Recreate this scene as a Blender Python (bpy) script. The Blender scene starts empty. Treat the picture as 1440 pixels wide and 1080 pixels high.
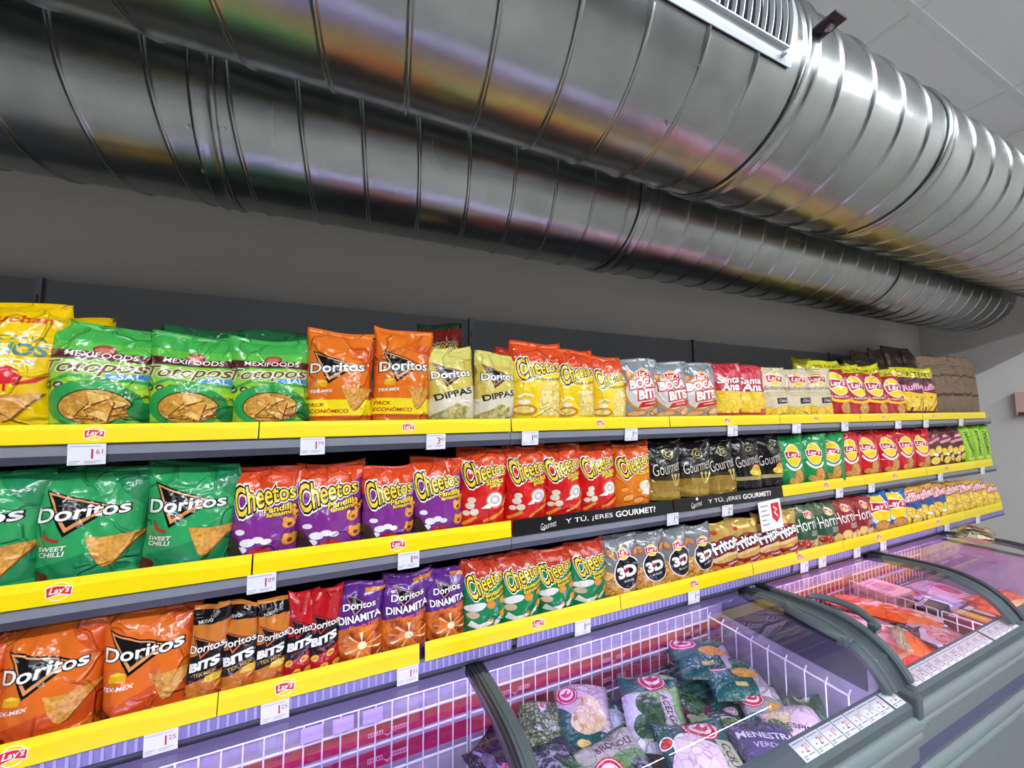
import bpy, bmesh, math, random
import numpy as np
from mathutils import Vector, Matrix, Euler

C = bpy.context.scene.collection
PI = math.pi
R = math.radians

# ------------------------------------------------------------------ helpers
def tag(o, label=None, cat=None, group=None, kind=None):
    if label: o['label'] = label
    if cat: o['category'] = cat
    if group: o['group'] = group
    if kind: o['kind'] = kind
    return o

def empty(name, loc=(0, 0, 0), rot=(0, 0, 0)):
    o = bpy.data.objects.new(name, None)
    o.empty_display_size = .05
    o.location = loc
    o.rotation_euler = rot
    C.objects.link(o)
    return o

class MB:
    """collects faces with a material per face, links them as ONE mesh object"""
    def __init__(s):
        s.v = []; s.f = []; s.m = []; s.mats = []; s.sm = []
    def mi(s, m):
        if m not in s.mats: s.mats.append(m)
        return s.mats.index(m)
    def add(s, vs, fs, m, smooth=False):
        k = len(s.v); i = s.mi(m)
        s.v.extend([tuple(map(float, p)) for p in vs])
        for f in fs:
            s.f.append([int(a) + k for a in f]); s.m.append(i); s.sm.append(smooth)
        return s
    def box(s, x0, x1, y0, y1, z0, z1, m, bev=0):
        if bev:
            bm = bmesh.new()
            bmesh.ops.create_cube(bm, size=1)
            for v in bm.verts:
                v.co = Vector(((x0+x1)/2 + v.co.x*(x1-x0), (y0+y1)/2 + v.co.y*(y1-y0), (z0+z1)/2 + v.co.z*(z1-z0)))
            bmesh.ops.bevel(bm, geom=bm.edges[:], offset=bev, segments=2, affect='EDGES', profile=.6)
            bm.verts.index_update()
            s.add([v.co for v in bm.verts], [[v.index for v in f.verts] for f in bm.faces], m)
            bm.free(); return s
        vs = [(x, y, z) for x in (x0, x1) for y in (y0, y1) for z in (z0, z1)]
        return s.add(vs, [(0,1,3,2),(4,6,7,5),(0,4,5,1),(2,3,7,6),(0,2,6,4),(1,5,7,3)], m)
    def prism(s, prof, x0, x1, m, smooth=False):
        """profile of (y, z) points swept along x"""
        n = len(prof)
        vs = [(x0, p[0], p[1]) for p in prof] + [(x1, p[0], p[1]) for p in prof]
        fs = [(i, (i+1) % n, n + (i+1) % n, n + i) for i in range(n)]
        s.add(vs, fs, m, smooth)
        s.add(vs[:n], [list(range(n))[::-1]], m); s.add(vs[n:], [list(range(n))], m)
        return s
    def tube(s, p, q, r, m, n=10, r2=None, cap=True):
        p = Vector(p); q = Vector(q); d = (q-p).normalized()
        a = d.orthogonal().normalized(); b = d.cross(a)
        r2 = r if r2 is None else r2
        vs = []
        for c, rr in ((p, r), (q, r2)):
            for i in range(n):
                t = 2*PI*i/n
                vs.append(c + a*math.cos(t)*rr + b*math.sin(t)*rr)
        s.add(vs, [(i, (i+1) % n, n+(i+1) % n, n+i) for i in range(n)], m, True)
        if cap: s.add(vs[:n], [list(range(n))[::-1]], m); s.add(vs[n:], [list(range(n))], m)
        return s
    def sweep(s, path, sect, m, smooth=False):
        """path: list of (origin, axisA, axisB); sect: list of (a, b) closed"""
        n = len(sect); vs = []
        for o, a, b in path:
            for (u, w) in sect: vs.append(Vector(o) + Vector(a)*u + Vector(b)*w)
        fs = []
        for j in range(len(path)-1):
            for i in range(n):
                fs.append((j*n+i, j*n+(i+1) % n, (j+1)*n+(i+1) % n, (j+1)*n+i))
        s.add(vs, fs, m, smooth)
        s.add(vs[:n], [list(range(n))[::-1]], m); s.add(vs[-n:], [list(range(n))], m)
        return s
    def build(s, name, parent=None, loc=(0,0,0), rot=(0,0,0), fix=True):
        me = bpy.data.meshes.new(name)
        me.from_pydata(s.v, [], s.f)
        for m in s.mats: me.materials.append(m)
        me.polygons.foreach_set('material_index', s.m)
        me.polygons.foreach_set('use_smooth', s.sm)
        if fix:
            bm = bmesh.new(); bm.from_mesh(me)
            bmesh.ops.recalc_face_normals(bm, faces=bm.faces)
            bm.to_mesh(me); bm.free()
        me.update()
        o = bpy.data.objects.new(name, me)
        C.objects.link(o)
        o.location = loc; o.rotation_euler = rot
        if parent: o.parent = parent
        return o

# ------------------------------------------------------------------ materials
def lin(h):
    if isinstance(h, str):
        h = h.lstrip('#'); c = [int(h[i:i+2], 16)/255 for i in (0, 2, 4)]
    else: c = [x for x in h]
    return tuple((x/12.92 if x <= .04045 else ((x+.055)/1.055)**2.4) for x in c) + (1,)

MATS = {}
def newmat(name):
    m = bpy.data.materials.new(name); m.use_nodes = True
    nt = m.node_tree
    return m, nt, nt.nodes['Principled BSDF']

def plain(name, col, rough=.5, metal=0, spec=.5, coat=0, var=0, vscale=8, bump=0, bscale=60, emit=None, es=0):
    if name in MATS: return MATS[name]
    m, nt, b = newmat(name)
    b.inputs['Base Color'].default_value = lin(col)
    b.inputs['Roughness'].default_value = rough
    b.inputs['Metallic'].default_value = metal
    b.inputs['Specular IOR Level'].default_value = spec
    b.inputs['Coat Weight'].default_value = coat
    tc = nt.nodes.new('ShaderNodeTexCoord')
    if var:
        n = nt.nodes.new('ShaderNodeTexNoise'); n.inputs['Scale'].default_value = vscale; n.inputs['Detail'].default_value = 4
        nt.links.new(tc.outputs['Object'], n.inputs['Vector'])
        r = nt.nodes.new('ShaderNodeValToRGB')
        c = lin(col)
        r.color_ramp.elements[0].position = .3; r.color_ramp.elements[1].position = .7
        r.color_ramp.elements[0].color = tuple(x*(1-var) for x in c[:3]) + (1,)
        r.color_ramp.elements[1].color = tuple(min(1, x*(1+var)) for x in c[:3]) + (1,)
        nt.links.new(n.outputs['Fac'], r.inputs['Fac']); nt.links.new(r.outputs['Color'], b.inputs['Base Color'])
    if bump:
        n = nt.nodes.new('ShaderNodeTexNoise'); n.inputs['Scale'].default_value = bscale; n.inputs['Detail'].default_value = 3
        nt.links.new(tc.outputs['Object'], n.inputs['Vector'])
        bp = nt.nodes.new('ShaderNodeBump'); bp.inputs['Strength'].default_value = bump; bp.inputs['Distance'].default_value = .004
        nt.links.new(n.outputs['Fac'], bp.inputs['Height']); nt.links.new(bp.outputs['Normal'], b.inputs['Normal'])
    if emit:
        b.inputs['Emission Color'].default_value = lin(emit); b.inputs['Emission Strength'].default_value = es
    MATS[name] = m
    return m

def crinkle(nt, b, strength=.5, scale=13):
    """foil creases: sharp ridges along distorted cell borders plus soft lumps"""
    tc = nt.nodes.new('ShaderNodeTexCoord')
    oi = nt.nodes.new('ShaderNodeObjectInfo')
    add = nt.nodes.new('ShaderNodeVectorMath'); add.operation = 'ADD'
    mul = nt.nodes.new('ShaderNodeVectorMath'); mul.operation = 'SCALE'; mul.inputs['Scale'].default_value = 7
    cx = nt.nodes.new('ShaderNodeCombineXYZ')
    nt.links.new(oi.outputs['Random'], cx.inputs[0]); nt.links.new(oi.outputs['Random'], cx.inputs[2])
    nt.links.new(cx.outputs[0], mul.inputs[0])
    nt.links.new(tc.outputs['Object'], add.inputs[0]); nt.links.new(mul.outputs[0], add.inputs[1])
    ns = nt.nodes.new('ShaderNodeTexNoise'); ns.inputs['Scale'].default_value = scale*.8; ns.inputs['Detail'].default_value = 2
    nt.links.new(add.outputs[0], ns.inputs['Vector'])
    mix = nt.nodes.new('ShaderNodeVectorMath'); mix.operation = 'MULTIPLY_ADD'; mix.inputs[1].default_value = (.1, .1, .1)
    nt.links.new(ns.outputs['Color'], mix.inputs[0]); nt.links.new(add.outputs[0], mix.inputs[2])
    vo = nt.nodes.new('ShaderNodeTexVoronoi'); vo.feature = 'DISTANCE_TO_EDGE'; vo.inputs['Scale'].default_value = scale
    nt.links.new(mix.outputs[0], vo.inputs['Vector'])
    mr = nt.nodes.new('ShaderNodeMapRange'); mr.inputs['From Max'].default_value = .075; mr.inputs['To Min'].default_value = 1; mr.inputs['To Max'].default_value = 0
    mr.interpolation_type = 'SMOOTHSTEP'
    nt.links.new(vo.outputs['Distance'], mr.inputs['Value'])
    nm = nt.nodes.new('ShaderNodeTexNoise'); nm.inputs['Scale'].default_value = scale*.7; nm.inputs['Detail'].default_value = 1
    nt.links.new(tc.outputs['Object'], nm.inputs['Vector'])
    mk = nt.nodes.new('ShaderNodeMapRange'); mk.inputs['From Min'].default_value = .40; mk.inputs['From Max'].default_value = .56
    nt.links.new(nm.outputs['Fac'], mk.inputs['Value'])
    mm = nt.nodes.new('ShaderNodeMath'); mm.operation = 'MULTIPLY'
    nt.links.new(mr.outputs[0], mm.inputs[0]); nt.links.new(mk.outputs[0], mm.inputs[1])
    n2 = nt.nodes.new('ShaderNodeTexNoise'); n2.inputs['Scale'].default_value = scale*2.2; n2.inputs['Detail'].default_value = 2
    nt.links.new(add.outputs[0], n2.inputs['Vector'])
    ma = nt.nodes.new('ShaderNodeMath'); ma.operation = 'MULTIPLY_ADD'; ma.inputs[1].default_value = .9
    nt.links.new(mm.outputs[0], ma.inputs[0]); nt.links.new(n2.outputs['Fac'], ma.inputs[2])
    bp = nt.nodes.new('ShaderNodeBump'); bp.inputs['Strength'].default_value = strength; bp.inputs['Distance'].default_value = .006
    nt.links.new(ma.outputs[0], bp.inputs['Height'])
    nt.links.new(bp.outputs['Normal'], b.inputs['Normal'])

FILM_SCALE = 13
def film(col, rough=.14, strength=.9, metal=0):
    k = ('film', col, rough, metal, FILM_SCALE)
    if k in MATS: return MATS[k]
    m, nt, b = newmat('film_' + str(col).strip('#'))
    b.inputs['Base Color'].default_value = lin(col)
    b.inputs['Roughness'].default_value = rough
    b.inputs['Specular IOR Level'].default_value = .6
    b.inputs['Metallic'].default_value = metal
    crinkle(nt, b, strength if FILM_SCALE < 20 else 1., FILM_SCALE)
    MATS[k] = m
    return m

def food(name, cols, scale=60, feat='F1', rough=.2, stretch=(1, 1, 1), rnd=1, gap=.055):
    """printed or packed food seen as small pieces: every cell of the pattern gets one of cols, dark gaps between"""
    if name in MATS: return MATS[name]
    m, nt, b = newmat(name)
    tc = nt.nodes.new('ShaderNodeTexCoord')
    mp = nt.nodes.new('ShaderNodeMapping'); mp.inputs['Scale'].default_value = stretch
    nt.links.new(tc.outputs['Object'], mp.inputs['Vector'])
    ns = nt.nodes.new('ShaderNodeTexNoise'); ns.inputs['Scale'].default_value = scale*.5
    nt.links.new(mp.outputs[0], ns.inputs['Vector'])
    mix = nt.nodes.new('ShaderNodeVectorMath'); mix.operation = 'MULTIPLY_ADD'; mix.inputs[1].default_value = (.6/scale,)*3
    nt.links.new(ns.outputs['Color'], mix.inputs[0]); nt.links.new(mp.outputs[0], mix.inputs[2])
    vo = nt.nodes.new('ShaderNodeTexVoronoi'); vo.inputs['Scale'].default_value = scale; vo.inputs['Randomness'].default_value = rnd
    nt.links.new(mix.outputs[0], vo.inputs['Vector'])
    ve = nt.nodes.new('ShaderNodeTexVoronoi'); ve.feature = 'DISTANCE_TO_EDGE'; ve.inputs['Scale'].default_value = scale; ve.inputs['Randomness'].default_value = rnd
    nt.links.new(mix.outputs[0], ve.inputs['Vector'])
    sp = nt.nodes.new('ShaderNodeSeparateColor'); nt.links.new(vo.outputs['Color'], sp.inputs[0])
    r = nt.nodes.new('ShaderNodeValToRGB')
    for i, c in enumerate(cols[1:]):
        p = i/max(1, len(cols)-2)
        e = r.color_ramp.elements[i] if i < 2 and len(cols) > 2 and i in (0,) else None
        if i == 0: e = r.color_ramp.elements[0]
        elif i == len(cols)-2: e = r.color_ramp.elements[-1]
        else: e = r.color_ramp.elements.new(p)
        e.position = p; e.color = lin(c)
    nt.links.new(sp.outputs[0], r.inputs['Fac'])
    mr = nt.nodes.new('ShaderNodeMapRange'); mr.inputs['From Max'].default_value = gap
    nt.links.new(ve.outputs['Distance'], mr.inputs['Value'])
    mx = nt.nodes.new('ShaderNodeMix'); mx.data_type = 'RGBA'
    mx.inputs['A'].default_value = lin(cols[0])
    nt.links.new(mr.outputs[0], mx.inputs['Factor']); nt.links.new(r.outputs['Color'], mx.inputs['B'])
    nt.links.new(mx.outputs['Result'], b.inputs['Base Color'])
    b.inputs['Roughness'].default_value = rough; b.inputs['Specular IOR Level'].default_value = .6
    crinkle(nt, b, .7)
    MATS[name] = m
    return m

def grain(name, c1, c2, scale=120, rough=.25):
    if name in MATS: return MATS[name]
    m, nt, b = newmat(name)
    tc = nt.nodes.new('ShaderNodeTexCoord')
    n = nt.nodes.new('ShaderNodeTexNoise'); n.inputs['Scale'].default_value = scale; n.inputs['Detail'].default_value = 4; n.inputs['Roughness'].default_value = .65
    nt.links.new(tc.outputs['Object'], n.inputs['Vector'])
    r = nt.nodes.new('ShaderNodeValToRGB')
    r.color_ramp.elements[0].position = .36; r.color_ramp.elements[1].position = .62
    r.color_ramp.elements[0].color = lin(c1); r.color_ramp.elements[1].color = lin(c2)
    nt.links.new(n.outputs['Fac'], r.inputs['Fac']); nt.links.new(r.outputs['Color'], b.inputs['Base Color'])
    b.inputs['Roughness'].default_value = rough; b.inputs['Specular IOR Level'].default_value = .6
    crinkle(nt, b, .7)
    MATS[name] = m
    return m

def metal_duct():
    m, nt, b = newmat('galvanized_steel')
    b.inputs['Metallic'].default_value = 1
    tc = nt.nodes.new('ShaderNodeTexCoord')
    n = nt.nodes.new('ShaderNodeTexNoise'); n.inputs['Scale'].default_value = 9; n.inputs['Detail'].default_value = 5
    nt.links.new(tc.outputs['Object'], n.inputs['Vector'])
    r = nt.nodes.new('ShaderNodeValToRGB')
    r.color_ramp.elements[0].position = .3; r.color_ramp.elements[1].position = .75
    r.color_ramp.elements[0].color = lin('#9a9e9c'); r.color_ramp.elements[1].color = lin('#aeb2b0')
    nt.links.new(n.outputs['Fac'], r.inputs['Fac']); nt.links.new(r.outputs['Color'], b.inputs['Base Color'])
    # fine brushing across the sheet
    mp = nt.nodes.new('ShaderNodeMapping'); mp.inputs['Scale'].default_value = (90, 6, 6)
    nt.links.new(tc.outputs['Object'], mp.inputs['Vector'])
    n2 = nt.nodes.new('ShaderNodeTexNoise'); n2.inputs['Scale'].default_value = 1; n2.inputs['Detail'].default_value = 4
    nt.links.new(mp.outputs[0], n2.inputs['Vector'])
    mr = nt.nodes.new('ShaderNodeMapRange'); mr.inputs['To Min'].default_value = .245; mr.inputs['To Max'].default_value = .285
    nt.links.new(n2.outputs['Fac'], mr.inputs['Value']); nt.links.new(mr.outputs[0], b.inputs['Roughness'])
    n3 = nt.nodes.new('ShaderNodeTexNoise'); n3.inputs['Scale'].default_value = 6; n3.inputs['Detail'].default_value = 1
    nt.links.new(tc.outputs['Object'], n3.inputs['Vector'])
    ma = nt.nodes.new('ShaderNodeMath'); ma.operation = 'MULTIPLY_ADD'; ma.inputs[1].default_value = 0
    nt.links.new(n2.outputs['Fac'], ma.inputs[0]); nt.links.new(n3.outputs['Fac'], ma.inputs[2])
    bp = nt.nodes.new('ShaderNodeBump'); bp.inputs['Strength'].default_value = .3; bp.inputs['Distance'].default_value = .012
    nt.links.new(ma.outputs[0], bp.inputs['Height']); nt.links.new(bp.outputs['Normal'], b.inputs['Normal'])
    return m

def glass_sheet():
    m = bpy.data.materials.new('lid_glass'); m.use_nodes = True
    nt = m.node_tree; nt.nodes.clear()
    out = nt.nodes.new('ShaderNodeOutputMaterial')
    tr = nt.nodes.new('ShaderNodeBsdfTransparent'); tr.inputs[0].default_value = (.93, .95, .96, 1)
    gl = nt.nodes.new('ShaderNodeBsdfGlossy'); gl.inputs['Roughness'].default_value = .02
    lw = nt.nodes.new('ShaderNodeFresnel'); lw.inputs['IOR'].default_value = 1.55
    mx = nt.nodes.new('ShaderNodeMixShader')
    nt.links.new(lw.outputs[0], mx.inputs[0]); nt.links.new(tr.outputs[0], mx.inputs[1]); nt.links.new(gl.outputs[0], mx.inputs[2])
    nt.links.new(mx.outputs[0], out.inputs[0])
    return m

def lamp_mat(name, col, s):
    m = bpy.data.materials.new(name); m.use_nodes = True
    nt = m.node_tree; nt.nodes.clear()
    out = nt.nodes.new('ShaderNodeOutputMaterial'); e = nt.nodes.new('ShaderNodeEmission')
    e.inputs[0].default_value = lin(col); e.inputs[1].default_value = s
    nt.links.new(e.outputs[0], out.inputs[0])
    return m

STEEL = metal_duct()
GLASS = glass_sheet()

# ------------------------------------------------------------------ flat artwork (lettering, logos, printed shapes)
_txt = {}
def text_geo(s, bold=0., shear=0., res=3):
    k = (s, bold, shear, res)
    if k in _txt: return _txt[k]
    cu = bpy.data.curves.new('t', 'FONT')
    cu.body = s; cu.offset = bold; cu.shear = shear; cu.resolution_u = res; cu.size = 1
    ob = bpy.data.objects.new('t', cu); C.objects.link(ob)
    bpy.context.view_layer.update()
    me = bpy.data.meshes.new_from_object(ob.evaluated_get(bpy.context.evaluated_depsgraph_get()))
    v = [(p.co.x, p.co.y) for p in me.vertices]; f = [tuple(p.vertices) for p in me.polygons]
    bpy.data.objects.remove(ob); bpy.data.curves.remove(cu); bpy.data.meshes.remove(me)
    _txt[k] = (v, f)
    return v, f

class Art:
    """flat shapes in width units (x -.5..+.5, y 0..A), each on its own layer"""
    def __init__(s, A=1.5):
        s.A = A; s.v = []; s.f = []; s.m = []; s.mats = []; s.L = 0
    def _add(s, vs, fs, mat, layer=None):
        if mat not in s.mats: s.mats.append(mat)
        s.L += 1
        L = s.L if layer is None else layer
        k = len(s.v); i = s.mats.index(mat)
        s.v += [(x, y, L) for x, y in vs]
        for f in fs: s.f.append([a+k for a in f]); s.m.append(i)
        return s
    def poly(s, pts, mat):
        return s._add(pts, [list(range(len(pts)))], mat)
    def rect(s, x0, x1, y0, y1, mat, sk=0):
        return s.poly([(x0, y0), (x1, y0+sk), (x1, y1+sk), (x0, y1)], mat)
    def ell(s, cx, cy, rx, ry, mat, rot=0, n=22, a0=0, a1=360):
        c, d = math.cos(R(rot)), math.sin(R(rot)); pts = []
        for i in range(n):
            t = R(a0 + (a1-a0)*i/(n if a1-a0 >= 360 else n-1))
            x, y = rx*math.cos(t), ry*math.sin(t)
            pts.append((cx + x*c - y*d, cy + x*d + y*c))
        return s.poly(pts, mat)
    def ring(s, cx, cy, rx, ry, w, mat, a0=0, a1=360, n=28, rot=0):
        vs = []; c, d = math.cos(R(rot)), math.sin(R(rot))
        for i in range(n+1):
            t = R(a0 + (a1-a0)*i/n)
            for k in (1, 1-w):
                x, y = rx*k*math.cos(t), ry*k*math.sin(t)
                vs.append((cx + x*c - y*d, cy + x*d + y*c))
        return s._add(vs, [(2*i, 2*i+2, 2*i+3, 2*i+1) for i in range(n)], mat)
    def line(s, pts, w, mat):
        vs = []; n = len(pts)
        for i in range(n):
            a = Vector(pts[max(0, i-1)]); b = Vector(pts[min(n-1, i+1)])
            d = (b-a).normalized(); nn = Vector((-d.y, d.x))*w/2
            p = Vector(pts[i]); vs += [tuple(p+nn), tuple(p-nn)]
        return s._add(vs, [(2*i, 2*i+2, 2*i+3, 2*i+1) for i in range(n-1)], mat)
    def text(s, t, cx, cy, w=None, h=None, mat=None, rot=0, shear=0, bold=.0, out=None, arc=0, grow=0, clip=None):
        """out: list of (extra boldness, material) drawn beneath; arc bends the line, grow enlarges it to the left"""
        v0, f0 = text_geo(t, bold, shear)
        xs = [p[0] for p in v0]; ys = [p[1] for p in v0]
        mx, my = (min(xs)+max(xs))/2, (min(ys)+max(ys))/2
        W, H = max(xs)-min(xs), max(ys)-min(ys)
        sx = (w/W) if w else h/H
        sy = (h/H) if h else sx
        c, d = math.cos(R(rot)), math.sin(R(rot))
        for ob, mt in list(out or []) + [(0, mat)]:
            v, f = text_geo(t, bold+ob, shear)
            vs = []
            for x, y in v:
                x = (x-mx)*sx; y = (y-my)*sy
                if grow and w: y *= 1 - grow*x/(w/2)
                if arc and w: y -= arc*(x/(w/2))**2*w
                X, Y = cx + x*c - y*d, cy + x*d + y*c
                if clip: X = min(max(X, clip[0]), clip[1])
                vs.append((X, Y))
            s._add(vs, f, mt)
        return s
    def cut(s, NU, NV):
        """slice the artwork along the grid of the surface it will lie on"""
        me = bpy.data.meshes.new('a'); me.from_pydata(s.v, [], s.f)
        me.polygons.foreach_set('material_index', s.m)
        bm = bmesh.new(); bm.from_mesh(me); bpy.data.meshes.remove(me)
        xs = [p[0] for p in s.v]; ys = [p[1] for p in s.v]
        bmesh.ops.triangulate(bm, faces=[f for f in bm.faces if len(f.verts) > 4])
        for i in range(-1, NU+2):
            x = i/NU - .5
            if min(xs) < x < max(xs):
                bmesh.ops.bisect_plane(bm, geom=bm.verts[:]+bm.edges[:]+bm.faces[:], plane_co=(x, 0, 0), plane_no=(1, 0, 0), dist=1e-6,
                                       clear_inner=(i == 0), clear_outer=(i == NU))
        for j in range(0, NV+1):
            y = s.A*j/NV
            if min(ys) < y < max(ys):
                bmesh.ops.bisect_plane(bm, geom=bm.verts[:]+bm.edges[:]+bm.faces[:], plane_co=(0, y, 0), plane_no=(0, 1, 0), dist=1e-6,
                                       clear_inner=(j == 0), clear_outer=(j == NV))
        dx, dy = 1/NU, s.A/NV
        nrm = Vector((1/dx, 1/dy, 0)).normalized()
        lo = min((x+.5)/dx + y/dy for x, y, _ in s.v); hi = max((x+.5)/dx + y/dy for x, y, _ in s.v)
        for k in range(int(math.ceil(lo)), int(hi)+1):
            bmesh.ops.bisect_plane(bm, geom=bm.verts[:]+bm.edges[:]+bm.faces[:], plane_co=(-.5+k*dx, 0, 0), plane_no=nrm, dist=1e-6)
        bm.verts.index_update()
        out = (np.array([tuple(v.co) for v in bm.verts]), [[v.index for v in f.verts] for f in bm.faces], [f.material_index for f in bm.faces])
        bm.free()
        return out
    def onto(s, mb, org, ax, ay, an, scale, step=.0003):
        """lay the artwork flat: org is its lower middle, ax/ay/an unit axes"""
        org, ax, ay, an = Vector(org), Vector(ax), Vector(ay), Vector(an)
        for i, m in enumerate(s.mats):
            fs = [f for f, k in zip(s.f, s.m) if k == i]
            used = sorted({a for f in fs for a in f}); ix = {a: j for j, a in enumerate(used)}
            mb.add([org + ax*s.v[a][0]*scale + ay*s.v[a][1]*scale + an*step*s.v[a][2] for a in used], [[ix[a] for a in f] for f in fs], m)

# ------------------------------------------------------------------ the setting
XE, YW, ZC = 4.42, 1.55, 3.6          # end wall, back wall, ceiling
W_PAINT = plain('white_wall_paint', '#d9d5d1', .75, var=.03, vscale=3, bump=.08, bscale=180)
mb = MB(); mb.box(-4, XE+.1, YW, YW+.1, 0, ZC, W_PAINT); tag(mb.build('wall_back'), kind='structure')
mb = MB(); mb.box(XE, XE+.1, -6, YW, 0, ZC, W_PAINT); tag(mb.build('wall_right'), kind='structure')
FLOOR = plain('floor_tiles', '#a09d99', .35, var=.06, vscale=2)
mb = MB(); mb.box(-4, XE+.1, -6, YW+.1, -.1, 0, FLOOR); tag(mb.build('floor'), kind='structure')
TILE = plain('ceiling_board', '#eff0f2', .9, var=.02, vscale=30, bump=.15, bscale=260)
GRID = plain('ceiling_grid', '#e6eaea', .6)
mb = MB(); mb.box(-4, XE+.1, -6, YW+.1, ZC, ZC+.08, TILE); tag(mb.build('ceiling'), kind='structure')
gi = 0
for y in (.823, .823-.6*1.0, .823-1.2, .823-1.8, .823-2.4, .823+.6):
    gi += 1
    mb = MB(); mb.box(-4, XE, y-.02, y+.02, ZC-.006, ZC-.0005, GRID); tag(mb.build('trim_%d' % gi), kind='structure')
for k in range(-5, 4):
    gi += 1
    x = 2.58 + 1.2*(k-2)
    if x > XE-.05: continue
    mb = MB(); mb.box(x-.012, x+.012, -6, YW, ZC-.005, ZC-.0005, GRID); tag(mb.build('trim_%d' % gi), kind='structure')
mb = MB(); mb.box(XE-.012, XE-.0005, -6, YW-.001, .001, .09, plain('skirting', '#8b8d92', .5)); tag(mb.build('baseboard_right'), kind='structure')

# ------------------------------------------------------------------ lights of the shop
w = bpy.data.worlds.new('shop'); bpy.context.scene.world = w; w.use_nodes = True
w.node_tree.nodes['Background'].inputs[0].default_value = (.55, .58, .62, 1)
w.node_tree.nodes['Background'].inputs[1].default_value = .11
TUBE = lamp_mat('led_batten_tube', '#f3f8ff', 128)
HOUS = plain('lamp_housing', '#e8e8e8', .4)
n = 0
for row, (y, xs) in enumerate(((-1.47, (-2.6, -1.05, .5, 2.05, 3.6)), (-3.9, (-2.6, -.9, .8, 2.5)))):
    for i, x in enumerate(xs):
        t = empty('ceiling_light', (x, y, ZC))
        tag(t, 'white LED ceiling lamp over the %s, number %s from the left' % (('aisle', 'far aisle')[row], ('one', 'two', 'three', 'four', 'five')[i]), 'ceiling lamp', 'ceiling lamps')
        mb = MB(); mb.box(-.75, .75, -.04, .04, -.05, -.001, HOUS, .006); mb.build('housing', t)
        mb = MB(); mb.box(-.73, .73, -.03, .03, -.066, -.051, TUBE); mb.build('diffuser', t)

# ------------------------------------------------------------------ spiral ducts
DR, PITCH = .235, .1475
SCREW = plain('zinc_screw', '#b9bdc0', .3, 1)
DARKGAP = plain('duct_joint_seal', '#26282a', .6)
def spiral(name, parent, x0, x1, ph, cy, cz):
    """one length of spiral wound duct, a folded seam running round it"""
    nth = 56
    prof = [(-.5, 0), (-.25, 0), (-.06, 0), (-.028, .0003), (-.021, .0042), (0, .0054), (.021, .0042), (.028, .0003), (.06, 0), (.25, 0), (.5, 0)]
    t0 = int((x0-ph)/PITCH)-2; t1 = int((x1-ph)/PITCH)+2
    N = (t1-t0)*nth
    vs = []; fs = []; P = len(prof)
    for i in range(N+1):
        th = 2*PI*i/nth; s = t0 + i/nth
        for o, b in prof:
            x = min(max(ph + PITCH*(s+o), x0), x1)
            r = DR + b
            vs.append((x, cy - r*math.cos(th), cz - r*math.sin(th)))
    for i in range(N):
        for j in range(P-1):
            a = i*P+j
            x = [vs[q][0] for q in (a, a+1, a+P, a+P+1)]
            if max(x)-min(x) < 1e-6: continue
            fs.append((a, a+1, a+P+1, a+P))
    mb = MB(); mb.add(vs, fs, STEEL, True)
    o = mb.build(name, parent, fix=False)
    bm = bmesh.new(); bm.from_mesh(o.data)
    bmesh.ops.remove_doubles(bm, verts=bm.verts, dist=1e-5)
    bmesh.ops.delete(bm, geom=[v for v in bm.verts if not v.link_faces], context='VERTS')
    bmesh.ops.recalc_face_normals(bm, faces=bm.faces)
    bm.to_mesh(o.data); bm.free()
    return o

def collar(parent, x, cy, cz, wd=.055):
    """push-fit coupling: a smooth band between two rolled beads"""
    pr = [(-wd/2, 0), (-wd/2, .006), (-wd/2+.006, .009), (-wd/2+.012, .006), (-wd/2+.016, .0045), (wd/2-.016, .0045), (wd/2-.012, .006), (wd/2-.006, .009), (wd/2, .006), (wd/2, 0)]
    n = 72; vs = []; fs = []; P = len(pr)
    for i in range(n):
        t = 2*PI*i/n
        for o, b in pr: vs.append((x+o, cy-(DR+b)*math.cos(t), cz-(DR+b)*math.sin(t)))
    for i in range(n):
        for j in range(P-1): fs.append((i*P+j, i*P+j+1, (i+1) % n*P+j+1, (i+1) % n*P+j))
    mb = MB(); mb.add(vs, fs, STEEL, True)
    # dark sealing gap next to the bead
    vs = []
    for i in range(n):
        t = 2*PI*i/n
        for o in (-wd/2-.0025, -wd/2+.0002): vs.append((x+o, cy-(DR+.0015)*math.cos(t), cz-(DR+.0015)*math.sin(t)))
    mb.add(vs, [(2*i, 2*i+1, 2*((i+1) % n)+1, 2*((i+1) % n)) for i in range(n)], DARKGAP, True)
    return mb.build('coupling_collar', parent)

def on_duct(x, th, cy, cz, r=DR):
    """th: degrees up from the side that faces the aisle"""
    t = R(th); return Vector((x, cy - r*math.cos(t), cz + r*math.sin(t)))

def screw(parent, x, th, cy, cz, r=.005):
    p = on_duct(x, th, cy, cz); nrm = on_duct(x, th, cy, cz, DR+.006) - p
    mb = MB(); mb.tube(p, p+nrm, r, SCREW, 8); mb.tube(p+nrm, p+nrm*1.6, r*.6, SCREW, 8); mb.build('screw', parent)

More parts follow.
